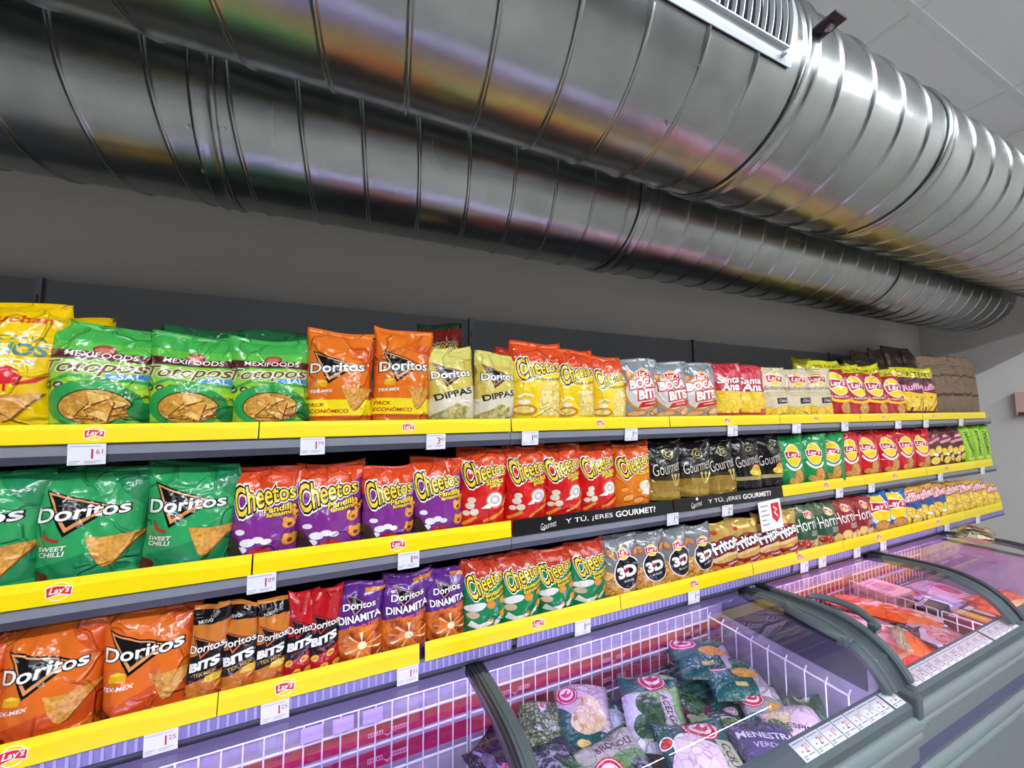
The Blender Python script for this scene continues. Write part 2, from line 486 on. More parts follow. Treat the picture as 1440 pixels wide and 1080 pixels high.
FD = (.711, 2.471); RD = (1.258, 2.432)
fd = tag(empty('ventilation_duct', (0, 0, 0)), 'front bare steel spiral air duct with a white-edged grille, hung below the ceiling', 'air duct', 'spiral air ducts')
rd = tag(empty('ventilation_duct', (0, 0, 0)), 'rear bare steel spiral air duct running close to the back wall', 'air duct', 'spiral air ducts')
for par, (cy, cz), joints, ph in ((fd, FD, (-3.2, .972, 1.672, XE-.004), 0.055), (rd, RD, (-3.2, -.325, .985, 2.82, XE-.004), 0.013)):
    for a, b in zip(joints, joints[1:]): spiral('duct_section', par, a, b, ph, cy, cz)
    for x in joints[1:-1]: collar(par, x, cy, cz, .05)
for x, th in ((-.36, -42), (-.29, -39), (-.35, -66), ): screw(rd, x, th, *RD)
for x, th in ((.955, -36), (1.0, -75), (1.63, -96), (1.71, -97), (.66, -40), (.655, -66)): screw(fd, x, th, *FD, r=.0035)
# suspension rods up to the ceiling
ROD = plain('threaded_rod', '#9a9c9e', .4, 1)
for par, (cy, cz), xs in ((fd, FD, (-1.6, .12, 4.3)), (rd, RD, (-1.9, .12, 1.85, 3.6))):
    for x in xs:
        mb = MB(); mb.tube((x, cy, cz+DR-.002), (x, cy, ZC-.001), .004, ROD, 8); mb.build('hanger_rod', par)
# clamp lug of the front duct
mb = MB()
LUG = plain('lug_rubber', '#3b3438', .45, .4)
p = on_duct(.985, 1, *FD)
mb.box(p.x-.022, p.x+.022, p.y-.05, p.y+.012, p.z-.004, p.z+.002, LUG, .0015)
mb.box(p.x-.019, p.x+.019, p.y-.046, p.y+.01, p.z+.002, p.z+.004, SCREW)
mb.build('clamp_lug', fd)
mb = MB(); mb.tube((p.x, p.y-.026, p.z-.016), (p.x, p.y-.026, p.z+.014), .005, SCREW, 8); mb.tube((p.x, p.y-.026, p.z-.012), (p.x, p.y-.026, p.z-.005), .0095, SCREW, 6); mb.build('bolt', fd)
p = on_duct(.975, 4, *RD)
mb = MB(); mb.box(p.x-.02, p.x+.02, p.y-.03, p.y+.01, p.z-.004, p.z+.001, SCREW, .001); mb.build('clamp_lug', rd)
p = on_duct(2.82, 2, *RD)
mb = MB(); mb.box(p.x-.02, p.x+.02, p.y-.03, p.y+.01, p.z-.004, p.z+.001, SCREW, .001); mb.build('clamp_lug', rd)

# supply grille on the front duct: flange bent round it, black sheet as painted shade of the opening, upright vanes
gx0, gx1, g0, g1 = .27, .905, -24, 14
gr = empty('supply_grille', (0, 0, 0)); gr.parent = fd
tag(gr, 'white painted steel air grille')
WG = plain('grille_white', '#cdd6d8', .35, .3)
BLK = plain('grille_opening_shade', '#0b0c0d', .8)
def patch(mb, x0, x1, t0, t1, r0, r1, m, n=8):
    vs = []
    for i in range(n+1):
        t = t0+(t1-t0)*i/n
        for x in (x0, x1):
            for r in (r0, r1): vs.append(on_duct(x, t, *FD, DR+r))
    fs = []
    for i in range(n):
        k = 4*i
        fs += [(k, k+2, k+6, k+4), (k+1, k+5, k+7, k+3), (k, k+4, k+5, k+1), (k+2, k+3, k+7, k+6)]
    fs += [(0, 1, 3, 2), (4*n, 4*n+2, 4*n+3, 4*n+1)]
    mb.add(vs, fs, m, False)
mb = MB()
patch(mb, gx0, gx1, g0, g0+7, .003, .006, WG, 3); patch(mb, gx0, gx1, g1-7, g1, .003, .006, WG, 3)
patch(mb, gx0, gx0+.03, g0+7, g1-7, .003, .006, WG); patch(mb, gx1-.03, gx1, g0+7, g1-7, .003, .006, WG)
patch(mb, gx0+.028, gx1-.028, g0+6.4, g0+7, .0005, .014, WG, 1); patch(mb, gx0+.028, gx1-.028, g1-7, g1-6.4, .0005, .014, WG, 1)
patch(mb, gx1-.03, gx1-.028, g0+6.4, g1-6.4, .0005, .014, WG); patch(mb, gx0+.028, gx0+.03, g0+6.4, g1-6.4, .0005, .014, WG)
mb.build('frame', gr)
mb = MB(); patch(mb, gx0+.002, gx1-.002, g0+.6, g1-.6, .0003, .0028, BLK); mb.build('opening_shade', gr)  # black sheet on the closed duct wall, the opening's shade as colour
for i in range(25):
    x = gx0+.045 + (gx1-gx0-.09)*i/24
    mb = MB(); patch(mb, x-.0014, x+.0014, g0+7, g1-7, .0005, .012, WG, 6); mb.build('vane', gr)
for x, t in ((gx1-.036, g0+3.4), (gx1-.036, g1-3.4), (gx0+.036, g0+3.4), (gx0+.036, g1-3.4)):
    p = on_duct(x, t, *FD, DR+.006); q = on_duct(x, t, *FD, DR+.012); w2 = on_duct(x, t, *FD, DR+.016)
    mb = MB(); mb.tube(p, q, .0055, SCREW, 8); mb.tube(q, w2, .003, SCREW, 8); mb.build('screw', gr)

# ------------------------------------------------------------------ wall shelving
YB = 1.48
ROWS = {1: (1.048, 1.541), 2: (1.045, 1.238), 3: (1.025, .9665)}   # front edge, top of the deck
BAYX = [-2.05, -.8015, .4485, 1.6985, 2.9485, 3.865]
PANEL = plain('shelf_back_panel', '#4a4b4d', .55, var=.04)
SHELF = plain('shelf_grey', '#54555c', .45, .1)
RAIL = plain('price_rail_plastic', '#80838f', .22, spec=.6)
RAILD = plain('price_rail_shadow_lip', '#3d3e4b', .3)
RAILV = plain('price_rail_led_tint', '#8f86c0', .25)  # violet freezer light on the bottom rail, put into its plastic colour
RIBV = plain('price_rail_ribs_led_tint', '#a79fd6', .25)  # same painted violet light, paler on the ribs
DARK = plain('upright_slots', '#151515', .6)
for b in range(5):
    x0, x1 = BAYX[b]+.001, BAYX[b+1]-.001
    where = ('far left bay, mostly outside the picture', 'first bay, under the nachos and green bags on the left', 'second bay, with the black banner strips', 'third bay, with the cream bags on top', 'last bay, beside the right wall')[b]
    t = tag(empty('shelving_bay', ((x0+x1)/2, YB, 0)), 'grey metal wall shelving: '+where, 'shelving', 'shelving bays along the wall')
    cx = (x0+x1)/2
    mb = MB(); mb.box(x0-cx+.014, x1-cx-.0005, 0, .02, .05, 1.975, PANEL); mb.build('back_panel', t)
    for ux in ((x0,) if b < 4 else (x0, x1-.03)):
        mb = MB(); mb.box(ux-cx, ux-cx+.013 if ux == x0 else ux-cx+.03, -.012 if b else -.012, .03, 0, 1.98, SHELF if b else DARK)
        for z in np.arange(.1, 1.95, .05): mb.box(ux-cx+.004, ux-cx+.009, -.0128, -.0118, z, z+.03, DARK)
        mb.build('upright', t)
    mb = MB(); mb.box(x0-cx+.014, x1-cx-.002, -.008, -.0005, 0, .12, SHELF); mb.build('kick_plate', t)
    for r, (yf, zb) in ROWS.items():
        d = yf-YB
        mb = MB()
        mb.box(x0-cx, x1-cx, d+.012, -.013, zb-.028, zb-.002, SHELF)
        sh = mb.build('shelf', t)
        mb = MB()
        if r < 3:
            mb.prism([(d+.008, zb-.001), (d+.003, zb-.006), (d+.001, zb-.024), (d+.012, zb-.024)], x0-cx, x1-cx, RAIL)
            mb.prism([(d+.001, zb-.0242), (d+.004, zb-.040), (d+.014, zb-.041), (d+.012, zb-.0242)], x0-cx, x1-cx, RAILD)
        else:
            mb.prism([(d+.010, zb-.001), (d+.003, zb-.004), (d+.006, zb-.034), (d+.014, zb-.034)], x0-cx+.008, x1-cx-.008, RAILV)
            for x in np.arange(x0-cx+.02, x1-cx-.02, .0165): mb.box(x, x+.005, d+.0015, d+.0042, zb-.030, zb-.005, RIBV)
            mb.box(x0-cx, x1-cx, d+.004, d+.016, zb-.040, zb-.0342, RAILD)
        mb.build('price_rail', sh)
        for ex in ((x0,) if b < 4 else (x0, x1-.003)):
            mb = MB(); mb.add([(ex-cx, d+.03, zb-.030), (ex-cx, d+.03, zb-.05), (ex-cx, -.013, zb-.17), (ex-cx, -.013, zb-.030), (ex-cx+.003, d+.03, zb-.030), (ex-cx+.003, d+.03, zb-.05), (ex-cx+.003, -.013, zb-.17), (ex-cx+.003, -.013, zb-.030)],
                  [(0, 1, 2, 3), (4, 5, 6, 7), (0, 1, 5, 4), (1, 2, 6, 5), (2, 3, 7, 6), (3, 0, 4, 7)], SHELF); mb.build('bracket', sh)

# ------------------------------------------------------------------ promotional strips clipped to the shelf fronts
def strip_yellow():
    m, nt, b = newmat('strip_yellow')
    tc = nt.nodes.new('ShaderNodeTexCoord')
    wv = nt.nodes.new('ShaderNodeTexWave'); wv.wave_type = 'RINGS'; wv.inputs['Scale'].default_value = 3.2; wv.inputs['Distortion'].default_value = 1.5; wv.inputs['Detail'].default_value = 1
    nt.links.new(tc.outputs['Object'], wv.inputs['Vector'])
    r = nt.nodes.new('ShaderNodeValToRGB'); r.color_ramp.interpolation = 'EASE'
    r.color_ramp.elements[0].position = .45; r.color_ramp.elements[0].color = lin('#f2d800')
    r.color_ramp.elements[1].position = .6; r.color_ramp.elements[1].color = lin('#fbe61e')
    nt.links.new(wv.outputs['Fac'], r.inputs['Fac']); nt.links.new(r.outputs['Color'], b.inputs['Base Color'])
    b.inputs['Roughness'].default_value = .3
    return m
YEL = strip_yellow()
SBLK = plain('strip_black', '#0c0b0c', .3)
WHITE = plain('print_white', '#f4f2ee', .4)
CREAMW = plain('print_cream', '#e8dcc4', .4)
RED = plain('print_red', '#d01f26', .4)
DKRED = plain('print_dark_red', '#a3121c', .4)
LYEL = plain('print_sun_yellow', '#f7d417', .4)
BLACK = plain('print_black', '#121112', .4)
GREYT = plain('print_grey', '#8a8c90', .5)

def lays(a, cx, cy, w, wh=None, rd=None, ye=None, ol=None, sun=True, rot=0):
    """sun disc crossed by a red ribbon with white lettering"""
    wh, rd, ye = wh or WHITE, rd or RED, ye or LYEL
    c, d = math.cos(R(rot)), math.sin(R(rot))
    def P(x, y): return (cx + (x*c - y*d)*w, cy + (x*d + y*c)*w)
    if sun:
        a.ell(cx, cy, .47*w, .47*w, wh); a.ell(cx, cy, .43*w, .43*w, ye)
    ol = ol or wh
    for g, m in ((.045, ol), (0, rd)):
        top = [P(-.5-g+(1+2*g)*i/10, .2+g+.06*math.sin(i/10*PI*1.3)) for i in range(11)]
        bot = [P(-.44-g+(.92+2*g)*i/10, -.22-g+.09*math.sin(i/10*PI*1.2-.5)) for i in range(11)]
        a.poly(top + bot[::-1], m)
    a.text("Lay's", cx + .02*w*c, cy + .02*w*c, w=.82*w, mat=wh, rot=4+rot, shear=.28, bold=.022)
    return a

PL = {1: [(-.8, -.188), (-.185, .4475), (.452, 1.0735), (1.0775, 1.700), (1.7035, 2.3205), (2.3245, 2.946), (2.95, 3.775)],
      2: [(-.82, -.1895), (-.186, .4465), (1.690, 2.3105), (2.3125, 2.930), (2.934, 3.555), (3.558, 3.80)],
      3: [(-.86, -.2365), (-.2345, .183), (.197, .8155), (.8185, 1.4505), (1.4535, 2.061), (2.064, 2.672), (2.675, 3.2905), (3.2935, 3.81)]}
LG = {1: (-.468, .151, .771, 1.378, 1.961, 2.54, 3.077), 2: (-.501, .128, 2.001, 2.596, 3.17, None), 3: (-.535, -.113, .521, 1.14, 1.746, 2.359, 2.958, None)}
HT = {1: (1.5405, 1.5785), 2: (1.2365, 1.2815), 3: (.966, 1.0115)}
UNDER = {1: ('nachos and the first green bags', 'orange and pale dip bags', 'yellow puff bags and silver bags', 'pink-topped bags', 'last cream bags and red bags', 'red bags and maroon bag', 'brown paper bags'),
         2: ('green corn chip bags', 'purple cheese puff bags', 'small green potato chip bags', 'small red potato chip bags', 'maroon bags', 'lime green bags'),
         3: ('first orange corn chip bags', 'black banded narrow bags', 'green cheese ball bags', 'clear bags of corn cones', 'oven chip bags', 'blue potato chip bags', 'blue ridged chip bags', 'plain yellow bags')}
NAMES = {1: 'top', 2: 'middle', 3: 'bottom'}
def strip(r, x0, x1, mat, name):
    yf = ROWS[r][0]; z0, z1 = HT[r]; cx = (x0+x1)/2
    mb = MB()
    # a thin folded card: sloping face with a lip hooked over the deck
    f = [(-.001, 0), (.0035, z1-z0), (.0045, z1-z0), (.0, 0)]
    mb.prism(f, -(x1-x0)/2, (x1-x0)/2, mat)
    return mb, empty_loc(cx, yf, z0)
def empty_loc(x, y, z): return (x, y-.003, z)
def face_axes(r):
    h = HT[r][1]-HT[r][0]
    ay = Vector((0, .0045, h)).normalized(); return Vector((1, 0, 0)), ay, Vector((1, 0, 0)).cross(ay)
for r in PL:
    h = HT[r][1]-HT[r][0]
    for (x0, x1), lx, un in zip(PL[r], LG[r], UNDER[r]):
        mb, loc = strip(r, x0, x1, YEL, '')
        if lx is not None:
            a = Art(); lays(a, 0, 0, 1)
            ax, ay, an = face_axes(r)
            a.onto(mb, Vector((lx-loc[0], -.001, 0)) + ay*h*.5, ax, ay, an, h*.8, .00012)
        o = mb.build('shelf_strip', loc=loc)
        tag(o, 'yellow promotional strip on the %s shelf, below the %s' % (NAMES[r], un), 'shelf strip', 'yellow strips on the %s shelf' % NAMES[r])
for (x0, x1), lab in (((.452, 1.0745), 'black banner strip with white question, below the red cheese stick bags'), ((1.0785, 1.688), 'black banner strip with white question, below the black and gold bags')):
    mb, loc = strip(2, x0, x1, SBLK, '')
    h = HT[2][1]-HT[2][0]; ax, ay, an = face_axes(2)
    a = Art()
    s = h
    a.text('Y TÚ, ¿ERES', -.95, .5, w=4.0, h=.46, mat=WHITE, bold=.004)
    a.text('GOURMET?', 3.2, .49, w=3.8, h=.42, mat=WHITE, bold=.022)
    a.text('Gourmet', -4.3, .42, w=1.25, h=.42, mat=WHITE, shear=.5, rot=8, bold=-.01)
    a.ell(-4.2, .82, .13, .12, WHITE); a.line([(-4.8, .2), (-4.65, .12), (-4.55, .3)], .06, WHITE)
    a.onto(mb, Vector((0, -.001, 0)), ax, ay, an, s, .00015)
    o = mb.build('shelf_strip', loc=loc)
    tag(o, lab, 'shelf strip', 'black banner strips')

# ------------------------------------------------------------------ price labels
CARD = plain('label_card', '#e6e6ee', .45)
PRICER = plain('label_price_ink', '#b03a4a', .5)
PRICEK = plain('label_price_black', '#3a3440', .5)
LBL = {1: [(-.505, -.448, '1.61', 1), (-.101, -.048, '1.79', 1), (.199, .251, '3.40', 1), (.484, .539, '1.85', 0), (.87, .925, '1.16', 0), (1.375, 1.432, '1.16', 0), (1.781, 1.84, '1.19', 0), (2.153, 2.21, '1.95', 0), (2.645, 2.705, '1.95', 0), (2.948, 3.006, '1.95', 0), (3.385, 3.443, '2.25', 0)],
       2: [(-.196, -.140, '1.89', 1), (.129, .183, '1.86', 1), (1.043, 1.097, '1.16', 0), (1.321, 1.379, '2.25', 0), (2.067, 2.123, '1.95', 0), (2.34, 2.396, '1.95', 0), (3.055, 3.113, '1.95', 0), (3.612, 3.67, '1.95', 0)],
       3: [(-.353, -.299, '1.25', 1), (-.157, -.103, '1.25', 1), (.129, .181, '1.52', 1), (.645, .701, '1.69', 0), (1.109, 1.164, '1.16', 0), (1.744, 1.797, '1.95', 0), (1.87, 1.924, '1.95', 0), (2.138, 2.192, '1.95', 0), (2.365, 2.419, '1.95', 0), (3.025, 3.082, '1.95', 0), (3.419, 3.476, '1.95', 0)]}
LW = {1: ('the first wide green bag', 'the last wide green bag', 'the first pale dip chip bag', 'the tallest yellow puff bag', 'the second yellow-to-silver change', 'the first pink-topped bag', 'the first cream bag', 'the last cream bag', 'the second red bag pair', 'the yellow-topped maroon bag', 'the brown paper bags'),
      2: ('the first purple bag', 'the third purple bag', 'the first black and gold bag', 'the third black and gold bag', 'the last small green bag', 'the second small red bag', 'the first maroon bag', 'the first lime green bag'),
      3: ('the second orange bag', 'the first black banded bag', 'the last but one violet bag', 'the third green ball bag', 'the third clear cone bag', 'the last wavy maroon bag', 'the first dark green oven chip bag', 'the first red oven chip bag', 'the first blue bag', 'the blue ridged chip bags', 'the plain yellow bags')}
for r in LBL:
    yf, zb = ROWS[r]
    for (x0, x1, pr, big), wh in zip(LBL[r], LW[r]):
        cx = (x0+x1)/2; wd = x1-x0; h = .042
        mb = MB(); mb.box(-wd/2, wd/2, 0, .0008, -h, 0, CARD)
        a = Art()
        ink = PRICER if big else PRICEK
        eu, ce = pr.split('.')
        a.text(eu, .14, -.36, h=.34, mat=ink, bold=.01); a.text(ce, .33, -.29, h=.17, mat=ink)
        for i, (xx, yy, ww) in enumerate(((-.45, -.08, .8), (-.45, -.60, .28), (-.05, -.60, .42), (-.45, -.67, .2), (-.05, -.66, .3))):
            a.rect(xx, xx+ww, yy-.018, yy, GREYT)
        a.onto(mb, (0, 0, 0), (1, 0, 0), (0, 0, 1), (0, -1, 0), wd, .00015)
        tilt = {1: .05, 2: .05, 3: .04}[r]
        o = mb.build('price_label', loc=(cx, yf-.0042 if r < 3 else yf-.003, zb-.0015), rot=(tilt, 0, 0))
        tag(o, 'white price label on the %s shelf rail, under %s' % (NAMES[r], wh), 'price label', 'price labels on the %s shelf rail' % NAMES[r])
# bigger card with a red crest, hung from the middle shelf rail
mb = MB(); mb.box(-.068, .068, 0, .0012, -.115, 0, WHITE)
a = Art(); a.poly([(.05, -.1), (.42, -.1), (.42, -.5), (.235, -.68), (.05, -.5)], RED); a.line([(.16, -.2), (.3, -.3), (.17, -.36), (.31, -.5)], .05, WHITE)
for i in range(5): a.rect(-.42, -.42+(.34, .26, .36, .2, .3)[i], -.15-i*.13, -.12-i*.13, GREYT)
a.onto(mb, (0, 0, 0), (1, 0, 0), (0, 0, 1), (0, -1, 0), .136, .0002)
o = mb.build('promo_card', loc=(1.585, 1.036, 1.232), rot=(R(-4), R(-3), 0))
tag(o, 'white card with a red shield hanging from the middle shelf rail', 'card')
# little notice box on the right wall
mb = MB(); PK = plain('pink_card', '#dcb4ae', .6)
mb.box(-.05, -.001, -.07, .07, -.08, .09, PK, .004); mb.box(-.052, -.049, -.072, -.055, -.082, .092, WHITE); mb.box(-.0525, -.0495, -.06, .06, -.078, -.055, plain('brown_print', '#5b3a33', .6))
o = mb.build('wall_sign', loc=(XE, 1.0, 1.63)); tag(o, 'small pink and white box fixed to the right wall', 'sign')

# ------------------------------------------------------------------ film bags
def surf(w, h, d, seed, NU, NV, lying=False, rough=1., ear=1.):
    """front and back surface grids of a filled pillow bag standing on its lower end"""
    rs = np.random.RandomState(seed)
    t = np.linspace(0, 1, NV+1)[:, None]; u = np.linspace(-1, 1, NU+1)[None, :]
    lo = .05 if lying else -.2
    q = np.clip((t-lo)/(.95-lo), 0, 1)
    prof = np.clip(1-np.abs(2*q-1)**2.3, 0, 1)**.62
    if not lying: prof = prof*(.92+.2*np.sin(PI*np.clip(.9-t, 0, 1)))
    hw = w/2*(1.035 - (.075 if lying else .055)*np.sin(PI*np.clip(q*1.06, 0, 1))**.8)
    edge = np.clip(1-np.abs(u)**2.7, 0, 1)**.62
    T = d/2*prof*edge
    lump = np.zeros((NV+1, NU+1)); ridge = np.zeros((NV+1, NU+1))
    for i in range(5):
        a, b, c = rs.uniform(1, 3.2), rs.uniform(2, 6), rs.uniform(0, 6.3)
        lump += np.sin(a*u*1.6 + b*t*1.3*(1 if rs.rand() < .5 else -1) + c)
    for i in range(4):
        a, b, c = rs.uniform(-4, 4), rs.uniform(-5, 5), rs.uniform(0, 6.3)
        ridge += (1-np.abs(np.sin(a*u + b*t + c)))**4
    y = -T + rough*(-.0022*lump*(prof**.5)*edge*d/.1 + .0035*ridge*edge*prof**.3*d/.1)
    # pleats that run down from the seal
    pl = np.zeros_like(y)
    for i in range(5):
        c, k, s = rs.uniform(-.9, .9), rs.uniform(.08, .2), rs.uniform(-1.2, 1.2)
        pl += rs.uniform(.3, 1)*np.exp(-((u-c-s*(1-t))/k)**2)
    y += rough*.009*(pl-1)*np.exp(-((t-.88)/.13)**2)*(edge**.5)
    if lying: y += rough*.006*(pl-1)*np.exp(-((t-.12)/.12)**2)*(edge**.5)
    wave = .011*np.sin(2.3*u + rs.uniform(0, 6))*np.clip((t-.6)/.4, 0, 1)**2
    seal = np.clip((t-.955)/.01, 0, 1)
    y = y*(1-seal) - .0007*seal + wave + .0012*seal*np.sin(t*900)
    x = hw*u + 0*t + rough*.003*np.sin(5*t + rs.uniform(0, 6))
    e0, e1 = rs.uniform(-.5, 1.6), rs.uniform(-.5, 1.6)
    z = h*t + 0*u + ear*h*.085*np.where(u < 0, e0, e1)*np.abs(u)**2.2*np.clip(t-.5, 0, 1) + .02*h*np.sin(u*2.6 + rs.uniform(0, 6))*np.clip(t-.45, 0, 1)
    if lying: yb = T*.75*(1-seal) + .0007*seal + wave
    else: yb = T*.9*(1-seal) + .0007*seal + wave
    F = np.stack([x, y, z], -1); B = np.stack([x, yb, z], -1)
    return F, B

def bag(name, kind, w, h, d, seed, root=None, art=None, NU=20, NV=28, lying=False, body=None, seal=None, rough=1., ear=1., sealname='top_seal'):
    """root > pouch (with its print) and top_seal"""
    F, B = surf(w, h, d, seed, NU, NV, lying, rough, ear)
    js = int(round(NV*.955))
    def shell(j0, j1, m, close0, close1):
        ring = []
        vs = []
        for j in range(j0, j1+1):
            vs += [tuple(p) for p in F[j]] + [tuple(p) for p in B[j, 1:-1][::-1]]
        n = 2*NU
        fs = []
        for j in range(j1-j0):
            for i in range(n):
                q = (j*n+i, j*n+(i+1) % n, (j+1)*n+(i+1) % n, (j+1)*n+i)
                fs += [(q[0], q[1], q[3]), (q[1], q[2], q[3])] if i < NU else [q]
        if close0: fs.append(list(range(n))[::-1])
        if close1: fs.append(list(range((j1-j0)*n, (j1-j0)*n+n)))
        return vs, fs
    mb = MB()
    vs, fs = shell(0, js, body, True, False)
    mb.add(vs, fs, body, True)
    if art is not None:
        V, FS, MI, mats, A = art
        fx = np.clip((V[:, 0]+.5)*NU, 0, NU-1e-6); fy = np.clip(V[:, 1]/A*NV, 0, js-1e-6)
        i = fx.astype(int); j = fy.astype(int); a = (fx-i)[:, None]; b = (fy-j)[:, None]
        P = np.where(a+b <= 1, F[j, i] + a*(F[j, i+1]-F[j, i]) + b*(F[j+1, i]-F[j, i]),
                     F[j+1, i+1] + (1-a)*(F[j+1, i]-F[j+1, i+1]) + (1-b)*(F[j, i+1]-F[j+1, i+1]))
        du = np.gradient(F, axis=1); dv = np.gradient(F, axis=0)
        N = np.cross(du, dv); N /= np.linalg.norm(N, axis=-1, keepdims=True)+1e-12
        Nn = N[j, i]*(1-a)*(1-b) + N[j, i+1]*a*(1-b) + N[j+1, i]*(1-a)*b + N[j+1, i+1]*a*b
        Nn /= np.linalg.norm(Nn, axis=-1, keepdims=True)+1e-12
        P = P + Nn*(.0002 + .00009*V[:, 2:3])
        k = len(mb.v)
        mb.v.extend([tuple(p) for p in P])
        idx = [mb.mi(m) for m in mats]
        for f, m in zip(FS, MI):
            mb.f.append([q+k for q in f]); mb.m.append(idx[m]); mb.sm.append(True)
    po = mb.build('pouch', root, fix=False)
    mb = MB(); vs, fs = shell(js, NV, body, False, True); mb.add(vs, fs, seal or body, True)
    mb.build(sealname, root, fix=False)
    return root

def hexm(c, **k): return film(c, **k)

# ---- printed food
CHIPS = food('tortilla_chip_print', ('#7c4a12', '#c98a2a', '#e0ad4a', '#d79a35', '#b97c22'), 34)
CHIPS2 = grain('corn_chip_print', '#bb7a26', '#e2a84e', 130)
CHIPL = grain('pale_corn_chip_print', '#cf9c3c', '#efcd78', 110)
CHIPD = grain('dark_corn_chip_print', '#b07a28', '#d9a646', 110)
PALECH = food('pale_chip_print', ('#5d5a2a', '#a89a55', '#d9c98a', '#7f8a3a', '#c9b56a'), 75)
PUFFS = food('puff_print', ('#b58a20', '#f3d978', '#f7e39a', '#ecca55'), 62)
POTATO = food('potato_chip_print', ('#c48a12', '#f0c93a', '#f6dc66', '#e5b52a'), 42)
CONES = food('corn_cone_pieces', ('#8a5a1a', '#e0aa50', '#ecc270', '#cc8c34', '#b5651f'), 46)
SPUD = grain('potato_print', '#b5782a', '#d8a356', 70)
FLAME = grain('flame_print', '#7d1a0a', '#e8802a', 32)
BITS = food('snack_bit_print', ('#6d2a10', '#c76a22', '#d98a3a', '#a84a1a'), 48)

KIND = {}
def kind(key, A, body, seal=None, NU=20, NV=28, rough=.13, d=.1, metal=0):
    def deco(fn): KIND[key] = (A, body, seal, NU, NV, fn, rough, d, metal); return fn
    return deco
_art = {}
def get_art(key):
    if key not in _art:
        A, body, seal, NU, NV, fn, rough, d, metal = KIND[key]
        global FILM_SCALE
        FILM_SCALE = 27 if key.startswith('p_') else 13
        a = Art(A); fn(a)
        if a.v and not key.startswith('p_'): a.v = [(x, A*(.155+.805*y/A), l) for x, y, l in a.v]
        if a.v: V, FS, MI = a.cut(NU, NV); _art[key] = (V, FS, MI, a.mats, A)
        else: _art[key] = None
    return _art[key]
F_ = film
FW, FK = F_('#f3f1ec'), F_('#141214')

def sun_logo(a, cx, cy, w, tall=1.): lays(a, cx, cy, w, FW, F_('#c4202c'), F_('#f6d21a'))
def drop_logo(a, cx, cy, w, ring='#f3f1ec'):
    """upright yellow lens with a red ribbon"""
    a.ell(cx, cy, .40*w, .66*w, F_(ring)); a.ell(cx, cy, .37*w, .62*w, F_('#f6d21a'))
    lays(a, cx, cy+.02*w, w*.82, FW, F_('#b81f33'), None, sun=False)

def corn_logo(a, cx, cy, w, stroke='#d8935a', tri=True, wide=1.):
    """white lettering across a dark bolt-shaped triangle"""
    if tri:
        p = [(-.40, .36), (.34, .06), (-.13, -.36)]
        q = [(-.372, .325), (.275, .061), (-.119, -.292)]
        r = [(-.335, .283), (.205, .065), (-.109, -.218)]
        a.poly([(cx+x*w, cy+y*w) for x, y in p], FK)
        a.poly([(cx+x*w, cy+y*w) for x, y in q], F_(stroke))
        a.poly([(cx+x*w, cy+y*w) for x, y in r], FK)
    a.text('Doritos', cx, cy+.01*w, w=.88*w*wide, h=.215*w, mat=FW, rot=5, shear=.08, bold=.02, out=[(.05, FK)])
    if tri:
        a.poly([(cx+(-.06)*w, cy-.17*w), (cx-.095*w, cy-.25*w), (cx+.20*w, cy+.005*w), (cx+.22*w, cy+.045*w)], F_(stroke))

def chip_tri(a, x, y, s, rot=0, m=None):
    p = [(-.42, .42), (-.1, .36), (.55, .38), (.5, .28), (.05, -.5), (-.08, -.55), (-.14, -.45)]
    c, d = math.cos(R(rot)), math.sin(R(rot))
    q = [(x+(u*c-v*d)*s, y+(u*d+v*c)*s) for u, v in p]
    a.poly([(u+.012, v-.012) for u, v in q], F_('#7a4616')); a.poly(q, m or CHIPS2)

def puff_logo(a, cx, cy, w, rot=9, out='#f6f2e6'):
    rot += 3; w *= .95
    a.text('Cheetos', cx, cy, w=w, h=w*.47, mat=F_('#f8d33c'), rot=rot, shear=.2, bold=.014, out=[(.1, F_(out)), (.058, FK)], arc=.06, grow=.38)
def sub(a, t, cx, cy, w, col='#f8d33c', rot=8, out=True):
    a.text(t, cx, cy, w=w, mat=F_(col), rot=rot, shear=.1, bold=.03, out=[(.07, FK)] if out else None)
def wave(a, y0, y1, col, top=None, n=12, amp=.05, ph=0, sl=0.):
    top = a.A if top is None else top
    pts = [(-.5+i/n, y0+(y1-y0)*i/n + amp*math.sin(PI*2*i/n+ph)) for i in range(n+1)]
    a.poly(pts + [(.5, top), (-.5, top)], col if not isinstance(col, str) else F_(col))
def floor_(a, y0, y1, m, amp=.04, n=10, ph=0):
    pts = [(-.5+i/n, y0+(y1-y0)*i/n + amp*math.sin(PI*2*i/n+ph)) for i in range(n+1)]
    a.poly([(-.5, 0), (.5, 0)] + pts[::-1], m)
def stick(a, x, y, l, w, rot, m):
    c, s = math.cos(R(rot)), math.sin(R(rot))
    pts = []
    for k in range(7):
        t = PI/2 + PI*k/6; pts.append((-l/2 + w*math.cos(t), w*math.sin(t)))
    for k in range(7):
        t = -PI/2 + PI*k/6; pts.append((l/2 + w*math.cos(t), w*math.sin(t)))
    a.poly([(x+u*c-v*s, y+u*s+v*c) for u, v in pts], m)

